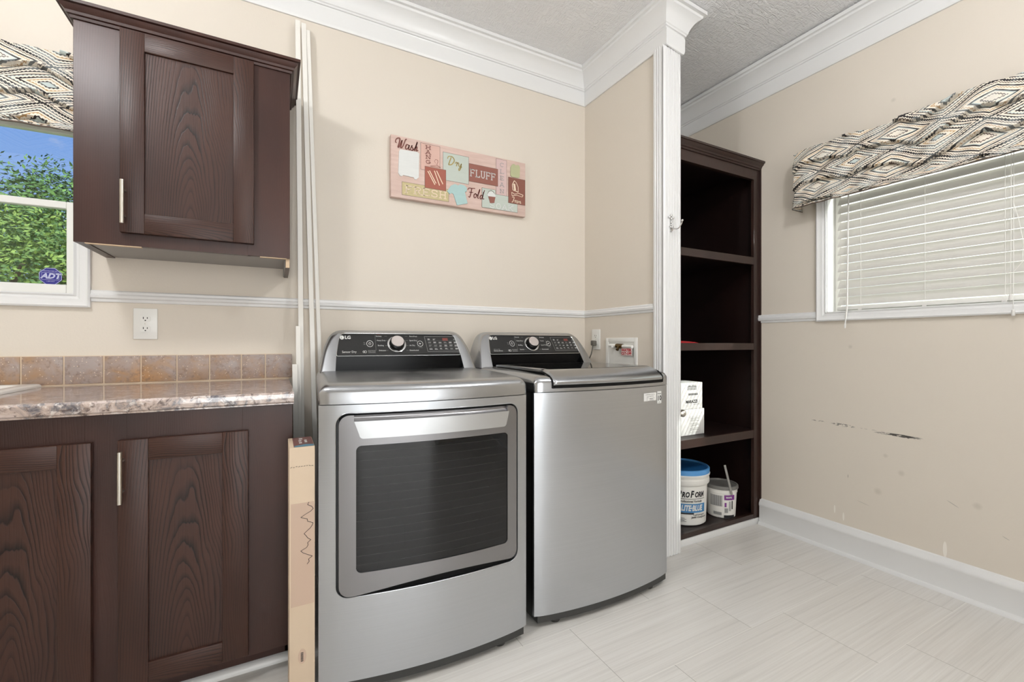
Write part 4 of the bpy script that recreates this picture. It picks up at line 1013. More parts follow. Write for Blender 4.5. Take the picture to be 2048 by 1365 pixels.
    def bar(u0, u1, z0, z1, mi=0): pr.add([pf(u0, z0)(0, 0), pf(u1, z0)(0, 0), pf(u1, z1)(0, 0), pf(u0, z1)(0, 0)], [(0, 1, 2, 3)], mi)
    def tx(s_, size, u, z_, mi=0, **kw): add_text(pr, s_, size, pf(u, z_), mi=mi, **kw)
    # round logo with the smaller letters inside + name
    n = 24; lu, lz = .100, 1.0925
    pr.add([pf(lu, lz)(.0085 * cos(2 * pi * k / n), .0085 * sin(2 * pi * k / n)) for k in range(n)], [tuple(range(n))], 0)
    pr.add([tuple(Vector(pf(lu, lz)(x, y)) + Vector((0, -.0003, 0))) for x, y in ((-.0035, .005), (-.0022, .005), (-.0022, -.003), (.0012, -.003), (.0012, -.0042), (-.0035, -.0042))], [(0, 1, 2, 5), (2, 3, 4, 5)], 3)
    tx('LG', .019, .1235, lz, bold=.0006, sx=1.05)
    out('brand_logo')
    if kind == 'dryer': tx('Sensor Dry', .0125, .127, 1.031)
    else: tx('6MotionTM', .007, .118, 1.037, 1); tx('Direct Drive', .0095, .125, 1.030)
    out('feature_print')
    ringp(.193, 1.031, .004, .0052); ringp(.186, 1.031, .003, .0045, 0); bar(.203, .235, 1.026, 1.027, 1); bar(.203, .235, 1.036, 1.037, 1); tx('Smart ThinQ', .0058, .219, 1.0335, 1); tx('TurboSteam', .0058, .219, 1.0295, 1)
    out('feature_print')
    bu = (.213, 1.066)
    ringp(bu[0], bu[1], .0125, .0142); ringp(bu[0], bu[1], .0045, .0056); bar(bu[0] - .0007, bu[0] + .0007, bu[1], bu[1] + .006); tx('On', .006, .190, 1.070, 1); tx('Off', .006, .190, 1.063, 1)
    out('button')
    ringp(.433, 1.066, .0115, .0132); bar(.4285, .4305, 1.0625, 1.0695)
    pr.add([pf(.433, 1.066)(x, y) for x, y in ((-.001, .0035), (.005, 0), (-.001, -.0035))], [(0, 1, 2)]); tx('Start/Pause', .004, .433, 1.048, 1)
    out('button')
    if kind == 'dryer': lt, rt = ['Sanitary', 'Heavy Duty', 'Bedding', 'Delicates'], ['Perm.Press', 'Speed Dry', 'Air Dry', 'Downloaded']
    else: lt, rt = ['Normal', 'Heavy Duty', 'Bedding', 'Sanitary'], ['Delicates', 'Towels', 'Speed Wash', 'Downloaded']
    for i, z_ in enumerate((1.099, 1.080, 1.058, 1.036)):
        tx(lt[i], .0078, .240 + .003 * i, z_, align='LEFT'); bar(.277, .289, z_ - .0003, z_ + .0004, 1)
    bar(.2365, .2372, 1.036, 1.104, 1)
    if kind == 'dryer': tx('Steam', .0065, .252, 1.106, 2)
    out('dial_print')
    for i, z_ in enumerate((1.099, 1.080, 1.058, 1.036)):
        tx(rt[i], .0078, .388 - .002 * i, z_, align='LEFT'); bar(.367, .380, z_ - .0003, z_ + .0004, 1)
    bar(.421, .4217, 1.050, 1.085, 1); out('dial_print')
    # display table frame
    e = [(.456, 1.099), (.617, 1.099), (.626, 1.030), (.464, 1.030)]
    for i in range(4):
        p, q = e[i], e[(i + 1) % 4]; pr.tube([(p[0], yc(p[1]) + .0022, p[1]), (q[0], yc(q[1]) + .0022, q[1])], .0007, 4, 1)
    bar(.540, .566, 1.080, 1.092, 2)
    rnd = random.Random(3)
    for r_ in range(4):
        for c_ in range(6):
            u0 = .470 + c_ * .0245 + r_ * .001; z_ = 1.087 - r_ * .0145
            if r_ == 0 and c_ in (2, 3, 4): continue
            for q in range(2):
                wd = .008 + rnd.random() * .007; bar(u0, u0 + wd, z_ - q * .004, z_ - q * .004 + .0016, 1 if rnd.random() < .5 else 0)
        bar(.468 + r_ * .001, .618, 1.0795 - r_ * .0145, 1.0798 - r_ * .0145, 1)
    out('display_print')

    if kind == 'dryer':
        def yd(u, z_): return yfz(u, z_) - .004 + .0
        bk = MB(); bk.strip(lin(.040, .658, 30), lambda u: .865, lambda u: .290, lambda u, z_: yfz(u, z_) + .0115, .004); link('door_well', bk, M['gap_shade'], smooth=30, **L_)
        D0, D1 = .0555, .6435; G0, G1, gb, gt = .104, .607, .3715, .7575; H0, H1 = .098, .606; th = .014; r = .030
        dtop = lambda u: .8505 - rc(u, D0, D1, r)
        dbot = lambda u: .3035 + rc(u, D0, D1, r) + .022 * max(0, sin(pi * min(1, max(0, (u - .10) / .60)))) ** 1.0
        gr = .016
        b = MB()
        lu_ = sorted(set([D0 + r * (1 - cos(pi / 2 * k / 8)) for k in range(9)] + [H0]))
        b.strip(lu_, dtop, dbot, yd, th); b.strip(sorted([W - .0 - x + (D0 + D1 - W) for x in lu_ if D0 + D1 - x > H1] + [H1]), dtop, dbot, yd, th)
        mid = edge_u(H0, H1, .01); inner = edge_u(G0, G1, gr)
        b.strip(lin(H0, G0, 3), lambda u: .832, lambda u: dbot(u), yd, th)
        b.strip(inner, lambda u: .832, lambda u: gt - rc(u, G0, G1, gr), yd, th)
        b.strip(inner, lambda u: gb + rc(u, G0, G1, gr), dbot, yd, th)
        if H1 < G1: b.strip(lin(G1, G1 + .0005, 2), lambda u: .85, dbot, yd, th)
        dr = link('door', b, M['gun'], smooth=25, **L_)
        b = MB(); b.strip(lin(G0 - .003, G1 + .003, 30), lambda u: gt + .003, lambda u: gb - .003, lambda u, z_: yd(u, z_) + .003, .006); link('door_glass', b, M['dglass'], smooth=30, parent=dr, local=True)
        # lighter grip band and the dark hand recess above it
        b = MB(); lo = lambda u: .779 + rc(u, .113, .600, .012) + (0)
        pts_u = edge_u(.113, .600, .012)
        b.strip(pts_u, lambda u: .8318, lo, lambda u, z_: yd(u, z_) - .0035, .006)
        b.add([(.0985, yd(.0985, 0) - .0035, .8318), (.113, yd(.113, 0) - .0035, .8318), (.113, yd(.113, 0) - .0035, .790)], [(0, 1, 2)])
        b.add([(.6005, yd(.600, 0) - .0035, .790), (.600, yd(.600, 0) - .0035, .8318), (.6105, yd(.6105, 0) - .0035, .8318)], [(0, 1, 2)])
        link('door_handle', b, M['band'], smooth=25, parent=dr, local=True)
        b = MB(); b.grid(30, 8, lambda s_, t_: (H0 + (H1 - H0) * s_, yd(H0 + (H1 - H0) * s_, 0) + .001 + .009 * sin(pi * t_ * .8), .831 + .019 * t_)); link('grip_recess', b, M['gun'], smooth=60, parent=dr, local=True)
        # bright edge around the opening
        lp = []
        for (cx_, cz_, a0) in ((O1 - r, ot - .036, 0), (O0 + .036, ot - .036, 90), (O0 + .036, ob + .036, 180), (O1 - .036, ob + .036, 270)):
            for k in range(9):
                a_ = math.radians(a0 + 90 * k / 8); lp.append(((O1 - .036 if a0 in (0, 270) else cx_) + .036 * cos(a_), cz_ + .036 * sin(a_)))
        full = []
        for i in range(len(lp)):
            p, q = lp[i], lp[(i + 1) % len(lp)]
            m2 = 14 if abs(p[0] - q[0]) > .1 else 1
            for k in range(m2): full.append((p[0] + (q[0] - p[0]) * k / m2, p[1] + (q[1] - p[1]) * k / m2))
        full.append(full[0])
        b = MB(); b.tube([(a, yfz(a, c_) + .0006, c_) for a, c_ in full], .0020, 6); link('opening_rim', b, M['steel'], smooth=60, **L_)
    else:
        # lid: sloping grip band, dark glass, black strip for the shade in the gap
        b = MB(); b.strip(lin(.066, .640, 30), lambda u: .914, lambda u: .8975, lambda u, z_: yb(u) - .0042, .008); link('lid_gap_shade', b, M['gap_shade'], smooth=30, **L_)
        def yl(u): return yb(u) * .98
        b = MB()
        pf_ = [(-.010, .911), (-.013, .917), (-.011, .924), (-.002, .933), (.020, .948), (.045, .960), (.066, .9655), (.070, .9655), (.070, .9585), (.045, .953), (.01, .930), (-.004, .911)]
        ul = edge_u(.068, .640, .014, 34); n = len(pf_)
        vs = []
        for u in ul:
            k = rc(u, .068, .640, .014)
            for y_, z_ in pf_: vs.append((u, y_ + yl(u) * max(0, 1 - max(0, y_) / .3) + k * .6, z_ - k * .25))
        b.add(vs, [(i * n + j, (i + 1) * n + j, (i + 1) * n + (j + 1) % n, i * n + (j + 1) % n) for i in range(len(ul) - 1) for j in range(n)] + [tuple(range(n)), tuple((len(ul) - 1) * n + j for j in range(n))])
        ld = link('lid', b, M['steel_top'], smooth=45, **L_)
        for uu in (.0665, .6415):
            b = MB(); b.tube([(uu, y_ + yl(uu) * max(0, 1 - max(0, y_) / .3) - .001, z_ - .001) for y_, z_ in ((-.004, .900), (-.006, .917), (-.004, .926), (.004, .936), (.020, .946), (.045, .9525), (.066, .9545), (.20, .955), (.45, .957))], .0028, 6)
            link('lid_seam', b, M['gap_shade'], smooth=50, **L_)
        b = MB()
        for (a0, a1, c0, c1) in ((.068, .100, .070, .470), (.608, .640, .070, .470), (.100, .608, .455, .470)):
            b.bbox((a0, c0, .952), (a1, c1, .9665), .003)
        for (u0, u1) in ((.068, .640),):
            us_ = lin(u0, u1, 24); b.add([(u, yl(u) * .77 + .068, .966) for u in us_] + [(u, .072, .966) for u in us_], [(i, i + 1, 24 + i + 1, 24 + i) for i in range(23)])
        link('lid_frame', b, M['steel_top'], parent=ld, local=True)
        b = MB(); us_ = lin(.098, .610, 24); b.add([(u, yl(u) * .77 + .0685, .9664) for u in us_] + [(u, .457, .9664) for u in us_] + [(u, yl(u) * .77 + .0685, .960) for u in us_] + [(u, .457, .960) for u in us_], [(i, i + 1, 25 + i, 24 + i) for i in range(23)] + [(48 + i, 72 + i, 73 + i, 49 + i) for i in range(23)])
        link('lid_glass', b, M['lidglass'], parent=ld, local=True, smooth=0)
        # two stickers
        b = MB(); b.strip(lin(.520, .602, 6), lambda u: .855, lambda u: .822, lambda u, z_: yfz(u, z_) - .0008, .0006); s1 = link('energy_sticker', b, M['paper'], **L_)
        b = MB(); F = lambda u, z_: (lambda x, y: (u + x, yfz(u + x, 0) - .0011, z_ + y))
        add_text(b, 'LG Electronics U.S.A., Inc.', .0058, F(.561, .849)); add_text(b, 'Capacity  High Efficiency', .0048, F(.561, .841))
        for k, (a0, a1) in enumerate(((.535, .548), (.556, .590), (.556, .580), (.535, .545), (.556, .586))): b.add([F(0, 0)(a0, .834 - k * .0025), F(0, 0)(a1, .834 - k * .0025), F(0, 0)(a1, .8352 - k * .0025), F(0, 0)(a0, .8352 - k * .0025)], [(0, 1, 2, 3)])
        link('lettering', b, M['ink_k'], parent=s1, local=True, smooth=0, recalc=False)
        b = MB(); b.strip(lin(.610, .640, 5), lambda u: .8585, lambda u: .806, lambda u, z_: yfz(u, z_) - .0008, .0006); s2 = link('warranty_sticker', b, M['paper'], **L_)
        b = MB(); add_text(b, 'Warranty', .0062, F(.625, .848), bold=.0002); add_text(b, '10', .030, F(.625, .828), bold=.0008); add_text(b, 'YEAR', .006, F(.625, .811))
        link('lettering', b, M['ink_k'], parent=s2, local=True, smooth=0, recalc=False)
dry = thing('dryer', 'stainless front-load dryer with a framed dark glass door', 'dryer', (.114, 1.432, 0), -math.radians(3.8))
machine(dry, 'dryer')
wsh = thing('washer', 'stainless top-load washer with a plain front and two white stickers', 'washer', (.853, 1.413, 0), 0)
machine(wsh, 'washer')

# ------------------------------------------------------------------ tall cardboard box and trim sticks in the gap
bxg = thing('cardboard_box', 'tall narrow cardboard box standing between the base cabinet and the dryer', 'box', (.072, 1.52, 0))
b = MB(); x0, x1, y0, y1, zt = .0365, .1045, 1.435, 1.585, .764
b.bbox((x0, y0, 0), (x1, y1, zt), .0015); link('carton', b, M['card'], bxg)
b = MB(); b.add([(x0 + .012, y0 + .004, zt + .0006), (x1 - .002, y0 + .004, zt + .0006), (x1 - .002, y1 - .004, zt + .0006), (x0 + .012, y1 - .004, zt + .0006)], [(0, 1, 2, 3)], 0)
b.add([(x0 + .014, y0 + .004, zt + .001), (x1 - .002, y0 + .004, zt + .001), (x1 - .002, y0 + .026, zt + .001), (x0 + .045, y0 + .036, zt + .001), (x0 + .014, y0 + .018, zt + .001)], [(0, 1, 2, 3, 4)], 1)
for k, (a, c_, w2_) in enumerate(((.028, .05, .008), (.028, .08, .008), (.044, .06, .007), (.044, .082, .007), (.030, .11, .010))):
    b.add([(x0 + a, y0 + c_, zt + .001), (x0 + a + w2_, y0 + c_, zt + .001), (x0 + a + w2_, y0 + c_ + .018, zt + .001), (x0 + a, y0 + c_ + .018, zt + .001)], [(0, 1, 2, 3)], 2)
link('printed_top', b, [M['cardprint'], M['cardblue'], M['ink_w']], bxg, smooth=0, recalc=False)
b = MB(); b.box((x0 + .004, y0 - .0003, .30), (x1 - .002, y0 + .0005, .60)); link('tape', b, M['tape'], bxg, smooth=0)
b = MB(); rnd = random.Random(5)
pz = .60; px_ = x0 + .052
for k in range(26):
    nx_ = x0 + .040 + .020 * sin(k * .9) * rnd.random() + .008; nz = pz - .007
    b.tube([(px_, y0 - .0006, pz), (nx_, y0 - .0006, nz)], .0007, 4); px_, pz = nx_, nz
link('pen_scribble', b, M['ink_k'], bxg, smooth=0); b = MB()
for k in range(9): b.tube([(x0 + .003 + k * .007, y0 - .0005, .706 + .003 * rnd.random()), (x0 + .003 + k * .007 + .004, y0 - .0005, .706 + .003 * rnd.random())], .0006, 4)
link('pen_scribble', b, M['ink_k'], bxg, smooth=0); b = MB()
b.prism([(x0 + .034 + .011 * cos(2 * pi * k / 20), .150 + .022 * sin(2 * pi * k / 20)) for k in range(20)], lambda a, c_, d: (a, d, c_), y0 - .0004, y0 + .0002, 1)
for k in range(7): b.box((x0 + .030, y0 - .0010, .136 + k * .004), (x0 + .037, y0 - .0002, .138 + k * .004))
link('oval_stamp', b, [M['ink_k'], M['tape']], bxg, smooth=0)

def stick(label, p0, p1, w_=.020, t_=.012):
    b = MB(); p0, p1 = Vector(p0), Vector(p1); d = (p1 - p0).normalized(); a = Vector((1, 0, 0)); a = (a - d * a.dot(d)).normalized(); c_ = d.cross(a)
    vs = [p + a * sx_ * w_ / 2 + c_ * sy_ * t_ / 2 for p in (p0, p1) for sx_, sy_ in ((-1, -1), (1, -1), (1, 1), (-1, 1))]
    b.add(vs, [(0, 1, 2, 3), (7, 6, 5, 4), (0, 4, 5, 1), (1, 5, 6, 2), (2, 6, 7, 3), (3, 7, 4, 0)])
    return tag(link('trim_board', b, M['stick'], smooth=0, bevel=.001), label, 'trim board', 'loose white trim boards leaning in the gap')
stick('tallest white trim board, right against the wall cabinet', (.1085, 2.10, .002), (.0895, 2.200, 2.512))
stick('white trim board in the middle of the three long ones leaning on the wall', (.172, 2.132, .002), (.1135, 2.200, 2.506), .019)
stick('long white trim board nearest the dryer, leaning lowest of the three', (.210, 2.165, .002), (.1315, 2.205, 2.484), .016)
stick('short white trim board whose top ends below the chair rail', (.0975, 2.075, .002), (.0880, 2.128, 1.142), .018, .010)
stick('shortest white trim board, touching the end of the counter', (.0860, 2.030, .002), (.0745, 2.110, .978), .0195, .010)

# ------------------------------------------------------------------ bookcase alcove
bk = thing('bookcase', 'tall espresso bookcase with open shelves in the alcove beside the white column', 'bookcase', (2.18, 1.9, 0))
BX0, BX1, BF, BB = CX1 + .004, RX - .002, 1.625, 2.20
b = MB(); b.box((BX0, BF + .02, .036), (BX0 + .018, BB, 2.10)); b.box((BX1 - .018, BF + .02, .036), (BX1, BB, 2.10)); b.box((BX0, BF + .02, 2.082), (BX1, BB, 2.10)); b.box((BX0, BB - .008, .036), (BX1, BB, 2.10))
link('carcass', b, M['case_shade'], bk, smooth=0)
b = MB(); b.bbox((BX1 - .050, BF, .036), (BX1, BF + .02, 2.10), .0015); b.bbox((BX0, BF, .036), (BX0 + .045, BF + .02, 2.10), .0015); b.box((BX0 + .04, BF + .0006, 2.030), (BX1 - .045, BF + .02, 2.10)); b.box((BX1 - .006, BF - .012, .036), (BX1 + .001, BF + .001, 2.10))
link('face_frame', b, M['case'], bk, smooth=0)
for z0, z1 in ((1.530, 1.573), (1.029, 1.068), (.510, .556), (.036, .062)):
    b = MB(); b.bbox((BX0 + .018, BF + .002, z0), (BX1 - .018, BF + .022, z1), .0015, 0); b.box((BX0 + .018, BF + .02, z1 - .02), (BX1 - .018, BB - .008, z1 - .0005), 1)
    link('shelf', b, [M['case'], M['case_shade']], bk, smooth=0)
b = MB(); b.sweep([(BX0, BF, 0), (BX1, BF, 0)], [(0, 2.088), (.006, 2.088), (.009, 2.096), (.014, 2.098), (.017, 2.106), (.026, 2.114), (.030, 2.122), (.036, 2.124), (.036, 2.134), (0, 2.134)], side=1)
b.box((BX0, BF, 2.10), (BX1, BB, 2.13)); link('crown_moulding', b, M['case'], bk, smooth=25)
b = MB(); b.bbox((CX1 - .012, BF - .004, 0), (RX, BF + .016, .0355), .002); b.box((CX1, BF + .016, 0), (RX, BF + .03, .0355)); struct(link('trim_8', b, M['trim']))

def wrap(cx_, cy_, r, th0, z_): # text wrapped on a cylinder, facing the camera direction th0
    return lambda x, y: (cx_ + r * cos(th0 + x / r), cy_ + r * sin(th0 + x / r), z_ + y)
def patch(mb, fn, x0, x1, y0, y1, mi=0, n=14):
    vs = [];
    for i in range(n + 1): x = x0 + (x1 - x0) * i / n; vs += [fn(x, y0), fn(x, y1)]
    mb.add(vs, [(2 * i, 2 * i + 2, 2 * i + 3, 2 * i + 1) for i in range(n)], mi)
# bucket
bx_, by_ = 2.070, 1.792; zb0 = .0625
bu = thing('plastic_bucket', 'large white bucket with a bright blue lid at the bottom of the bookcase', 'bucket', (bx_, by_, zb0))
b = MB(); b.lathe([(0, 0), (.120, 0), (.128, .006), (.129, .03), (.135, .218), (.141, .222), (.146, .228), (.146, .250), (.139, .256), (.139, .264), (.148, .268), (.150, .276), (.146, .280), (.143, .284), (.143, .292), (.0, .292)], (bx_, by_, zb0), 64); link('tub', b, M['bucket'], bu, smooth=40)
b = MB(); b.lathe([(.1435, .279), (.1475, .281), (.148, .303), (.145, .306), (.139, .307), (.136, .302), (.134, .298)], (bx_, by_, zb0), 64); b.lathe([(.134, .298), (.100, .299), (.06, .300), (.0, .300)], (bx_, by_, zb0), 64, 1); link('lid', b, [M['lidblue'], M['lidblue2']], bu, smooth=40)
th0 = math.atan2(-by_, -bx_)          # towards the camera
b = MB(); R_ = .1345
th1 = th0 + .52
def wb_(z_, x_=0): return wrap(bx_, by_, R_, th1 + x_ / R_, zb0 + z_)
add_text(b, 'P', .050, wb_(.176, -.083), 0, sx=.70, shear=.22, bold=.0022); add_text(b, 'RO', .040, wb_(.173, -.050), 0, sx=.70, shear=.22, bold=.0018); add_text(b, 'F', .050, wb_(.176, -.017), 0, sx=.70, shear=.22, bold=.0022); add_text(b, 'ORM', .040, wb_(.173, .030), 0, sx=.70, shear=.22, bold=.0018); patch(b, wb_(0), -.11, .068, .150, .1525, 0)
add_text(b, 'Professional Formula', .019, wb_(.138, -.02), 0, sx=.80, shear=.3, bold=.0003)
patch(b, wrap(bx_, by_, 0.1344, th1, zb0), -.11, .070, .076, .124, 1)
add_text(b, 'LITE·BLUE', .042, wrap(bx_, by_, 0.1348, th1 - .10, zb0 + .100), 2, sx=.66, shear=.22, bold=.002)
patch(b, wrap(bx_, by_, 0.1338, th1, zb0), -.10, -.005, .067, .075, 0)
add_text(b, 'Lightweight', .016, wrap(bx_, by_, 0.1335, th1 + .030 / .135, zb0 + .064), 0, shear=.2); add_text(b, 'Joint Compound', .0145, wrap(bx_, by_, 0.1330, th1 + .032 / .135, zb0 + .050), 0, shear=.2, bold=.0003)
for k in range(4): patch(b, wrap(bx_, by_, 0.1325, th1, zb0), -.09, -.055 + .01 * (k % 2), .044 - .006 * k, .046 - .006 * k, 0)
link('label', b, [M['ink_k'], M['lblue'], M['ink_w']], bu, smooth=0, recalc=False)
# pail
px0, py0 = 2.318, 1.722
pa = thing('small_pail', 'small white pail with a dull grey lid and purple label, right of the large bucket', 'pail', (px0, py0, zb0))
b = MB(); b.lathe([(0, 0), (.072, 0), (.077, .005), (.084, .142), (.087, .144), (.087, .160), (.090, .162), (.090, .168), (.084, .170), (.0, .170)], (px0, py0, zb0), 56); link('tub', b, M['bucket'], pa, smooth=40)
b = MB(); b.lathe([(.0895, .164), (.0925, .166), (.092, .180), (.088, .184), (.083, .184), (.081, .176), (.06, .175), (.0, .176)], (px0, py0, zb0), 56); link('lid', b, M['lidgrey'], pa, smooth=40)
b = MB(); tc_ = math.atan2(-py0, -px0); Rr = .0838
wq = lambda r_, th_: wrap(px0, py0, r_, th_, zb0)
patch(b, wq(.0848, tc_), .018, .082, .108, .136, 0); add_text(b, 'MAPEI', .013, wrap(px0, py0, .0852, tc_ + .045 / .085, zb0 + .122), 1, bold=.0005)
patch(b, wq(.0842, tc_), -.060, .008, .070, .132, 2)
for k in range(9): patch(b, wq(.0845, tc_), -.056, .004, .074 + k * .0062, .0760 + k * .0062, 3)
for k in range(4): patch(b, wq(.0845, tc_), -.036 + k * .011, -.0345 + k * .011, .072, .13, 4, 1)
patch(b, wq(.0816, tc_), -.040, .004, .020, .036, 3); patch(b, wq(.0822, tc_), .020, .038, .035, .06, 3); patch(b, wq(.0830, tc_), .020, .030, .068, .092, 0); patch(b, wq(.0822, tc_), .044, .056, .045, .100, 2); patch(b, wq(.0800, tc_), .016, .082, .004, .020, 4)
patch(b, wq(.0830, tc_), .062, .069, .055, .102, 4)
link('label', b, [M['purple'], M['ink_w'], M['lgrey'], M['ink_g'], M['ink_k']], pa, smooth=0, recalc=False)
b = MB(); b.tube([(2.262, 1.646, .375 - .02), (2.268, 1.6165, .300), (2.2745, 1.618, .206)], [.005, .0045, .004], 8)
b = MB(); b.bbox((-.006, -.0015, 0), (.006, .0015, .17), .001)
o = link('stir_stick', b, M['stir']); o.location = (2.287, 1.628, .205); o.rotation_euler = (math.radians(-4), math.radians(-12), -.6)
tag(o, 'thin grey stick leaning across the lid of the small pail', 'stick')

# cartons on the third shelf
def carton(label, x0, x1, y0, y1, z0, z1, low):
    t = thing('white_carton', label, 'box', ((x0 + x1) / 2, (y0 + y1) / 2, z0), 0, 'white cartons in the bookcase')
    b = MB(); b.bbox((x0, y0, z0), (x1, y1, z1), .0025); link('carton', b, M['paper'], t)
    b = MB(); F = lambda x, z_: (lambda a, c_: (x + a, y0 - .0006, z_ + c_))
    def bar(a0, a1, c0, c1, mi): b.add([F(0, 0)(a0, c0), F(0, 0)(a1, c0), F(0, 0)(a1, c1), F(0, 0)(a0, c1)], [(0, 1, 2, 3)], mi)
    if not low:
        add_text(b, 'MARAZZI', .023, F(x1 - .088, z0 + .040), 0, bold=.0008, sx=.95); bar(x1 - .075, x1 - .02, z0 + .024, z0 + .026, 1)
        for k in range(3):
            for j in range(7): bar(x1 - .120 + j * .0105, x1 - .112 + j * .0105, z1 - .025 - k * .0075, z1 - .0215 - k * .0075, 0)
        for j in range(6): bar(x1 - .112 + j * .0125, x1 - .104 + j * .0125, z1 - .071, z1 - .060, 0)
        add_text(b, '5202 TREND', .011, F(x1 - .085, z1 - .018), 0)
    else:
        for (a0, a1, c0, c1) in ((x1 - .118, x1 - .036, z1 - .042, z1 - .041), (x1 - .118, x1 - .036, z1 - .128, z1 - .127), (x1 - .118, x1 - .117, z1 - .128, z1 - .041), (x1 - .037, x1 - .036, z1 - .128, z1 - .041)): bar(a0, a1, c0, c1, 1)
        for k in range(13):
            if k % 5 == 4: continue
            bar(x1 - .114, x1 - .045 - .02 * (k % 3 == 2), z1 - .050 - k * .0056, z1 - .048 - k * .0056, 1)
    link('lettering', b, [M['ink_k'], M['ink_g']], t, smooth=0, recalc=False)
carton('lower white carton with small grey text, on the third shelf of the bookcase', 1.90, 2.146, 1.700, 1.95, .5565, .700, True)
carton('upper white carton with black lettering, stacked on the other carton', 1.90, 2.134, 1.703, 1.94, .7015, .848, False)
# red packet and clear bottle above
b = MB(); b.add([(0, 0, 0), (.14, 0, 0), (.14, .09, 0), (0, .09, 0), (.01, .005, .012), (.12, .01, .006), (.125, .08, .006), (.01, .08, .012)], [(3, 2, 1, 0), (4, 5, 6, 7), (0, 1, 5, 4), (1, 2, 6, 5), (2, 3, 7, 6), (3, 0, 4, 7)])
b.add([(.03, .01, .0115), (.10, .012, .0085), (.10, .03, .0085), (.03, .03, .0115)], [(0, 1, 2, 3)], 1)
o = link('foil_packet', b, [M['ink_r'], M['paper']], bevel=.002); o.location = (2.000, 1.72, 1.0685); tag(o, 'flat red and white packet lying on the second shelf of the bookcase', 'packet')
def clear_b(g, b): pass
M['clear'] = mat('clear_plastic', srgb(225, 225, 225), .15, Transmission_Weight=.7, IOR=1.3)
b = MB(); b.lathe([(0, 0), (.030, 0), (.033, .004), (.033, .11), (.028, .13), (.013, .145), (.013, .165), (0, .165)], (1.925, 1.745, 1.0685), 32); tag(link('clear_bottle', b, M['clear'], smooth=40), 'clear plastic bottle half hidden behind the column, on the second shelf', 'bottle')

# coat hook on the column
hk = thing('coat_hook', 'chrome double coat hook screwed to the face of the white column', 'hook', (1.745, CY, 1.61))
b = MB(); hx, hy = 1.744, CY
P3 = lambda x, z_, o: (hx + x, hy - o, z_)
for dx_, z_, r_ in ((0, 1.706, .0075), (-.011, 1.696, .0075), (.011, 1.694, .0075), (0, 1.690, .008), (0, 1.672, .0065), (0, 1.660, .006), (-.006, 1.648, .0075), (.006, 1.648, .0075)):
    b.lathe([(.001, .010), (r_ * .6, .009), (r_ * .95, .005), (r_, 0)], (hx + dx_, hy - .0, z_), 14, axis='y')
b.v = [(x, 2 * hy - y, z_) if y > hy else (x, y, z_) for x, y, z_ in b.v]
b.prism([(-.013, 1.646), (.013, 1.646), (.008, 1.632), (0, 1.622), (-.008, 1.632)], lambda a, c_, d: P3(a, c_, d), 0, .007)
link('back_plate', b, M['chrome'], hk, smooth=50)
b = MB(); b.tube([P3(0, 1.645, .006), P3(.002, 1.636, .020), P3(.004, 1.632, .035), P3(.006, 1.636, .048), P3(.008, 1.652, .060), P3(.009, 1.664, .064)], [.004, .0035, .003, .003, .003, .0025], 8); b.lathe([(.0005, -.006), (.005, -.003), (.006, 0), (.005, .004), (.0005, .006)], P3(.009, 1.668, .064), 12); link('hook_arm', b, M['chrome'], hk)
# small nickel knob on the inner side of the column
b = MB(); b.lathe([(.006, 0), (.006, .012), (.010, .018), (.018, .028), (.020, .036), (.016, .044), (.001, .047)], (CX1 - .003, 1.60, .706), 20, axis='x')
tag(link('door_knob', b, M['nickel'], smooth=50), 'small nickel knob sticking out of the side of the white column, by the cartons', 'knob')

# ceiling lamps (behind and above the camera)
for i, (x, y) in enumerate(((-.80, .95), (1.25, .15))):
    t = thing('ceiling_light', ('round opal ceiling light nearer the counter side', 'round opal ceiling light nearer the blind side')[i], 'ceiling light', (x, y, CZ), 0)
    b = MB(); b.lathe([(.06, 0), (.062, -.012), (.05, -.02), (.0, -.022)], (x, y, CZ), 32); b.tube([(x, y, CZ - .01), (x, y, CZ - .265)], .008, 10); link('lamp_base', b, M['nickel'], t)
    b = MB(); b.lathe([(.02, -.26), (.055, -.270), (.078, -.295), (.085, -.335), (.076, -.375), (.048, -.405), (.0, -.415)], (x, y, CZ), 40); link('lamp_shade', b, M['lampw'], t)

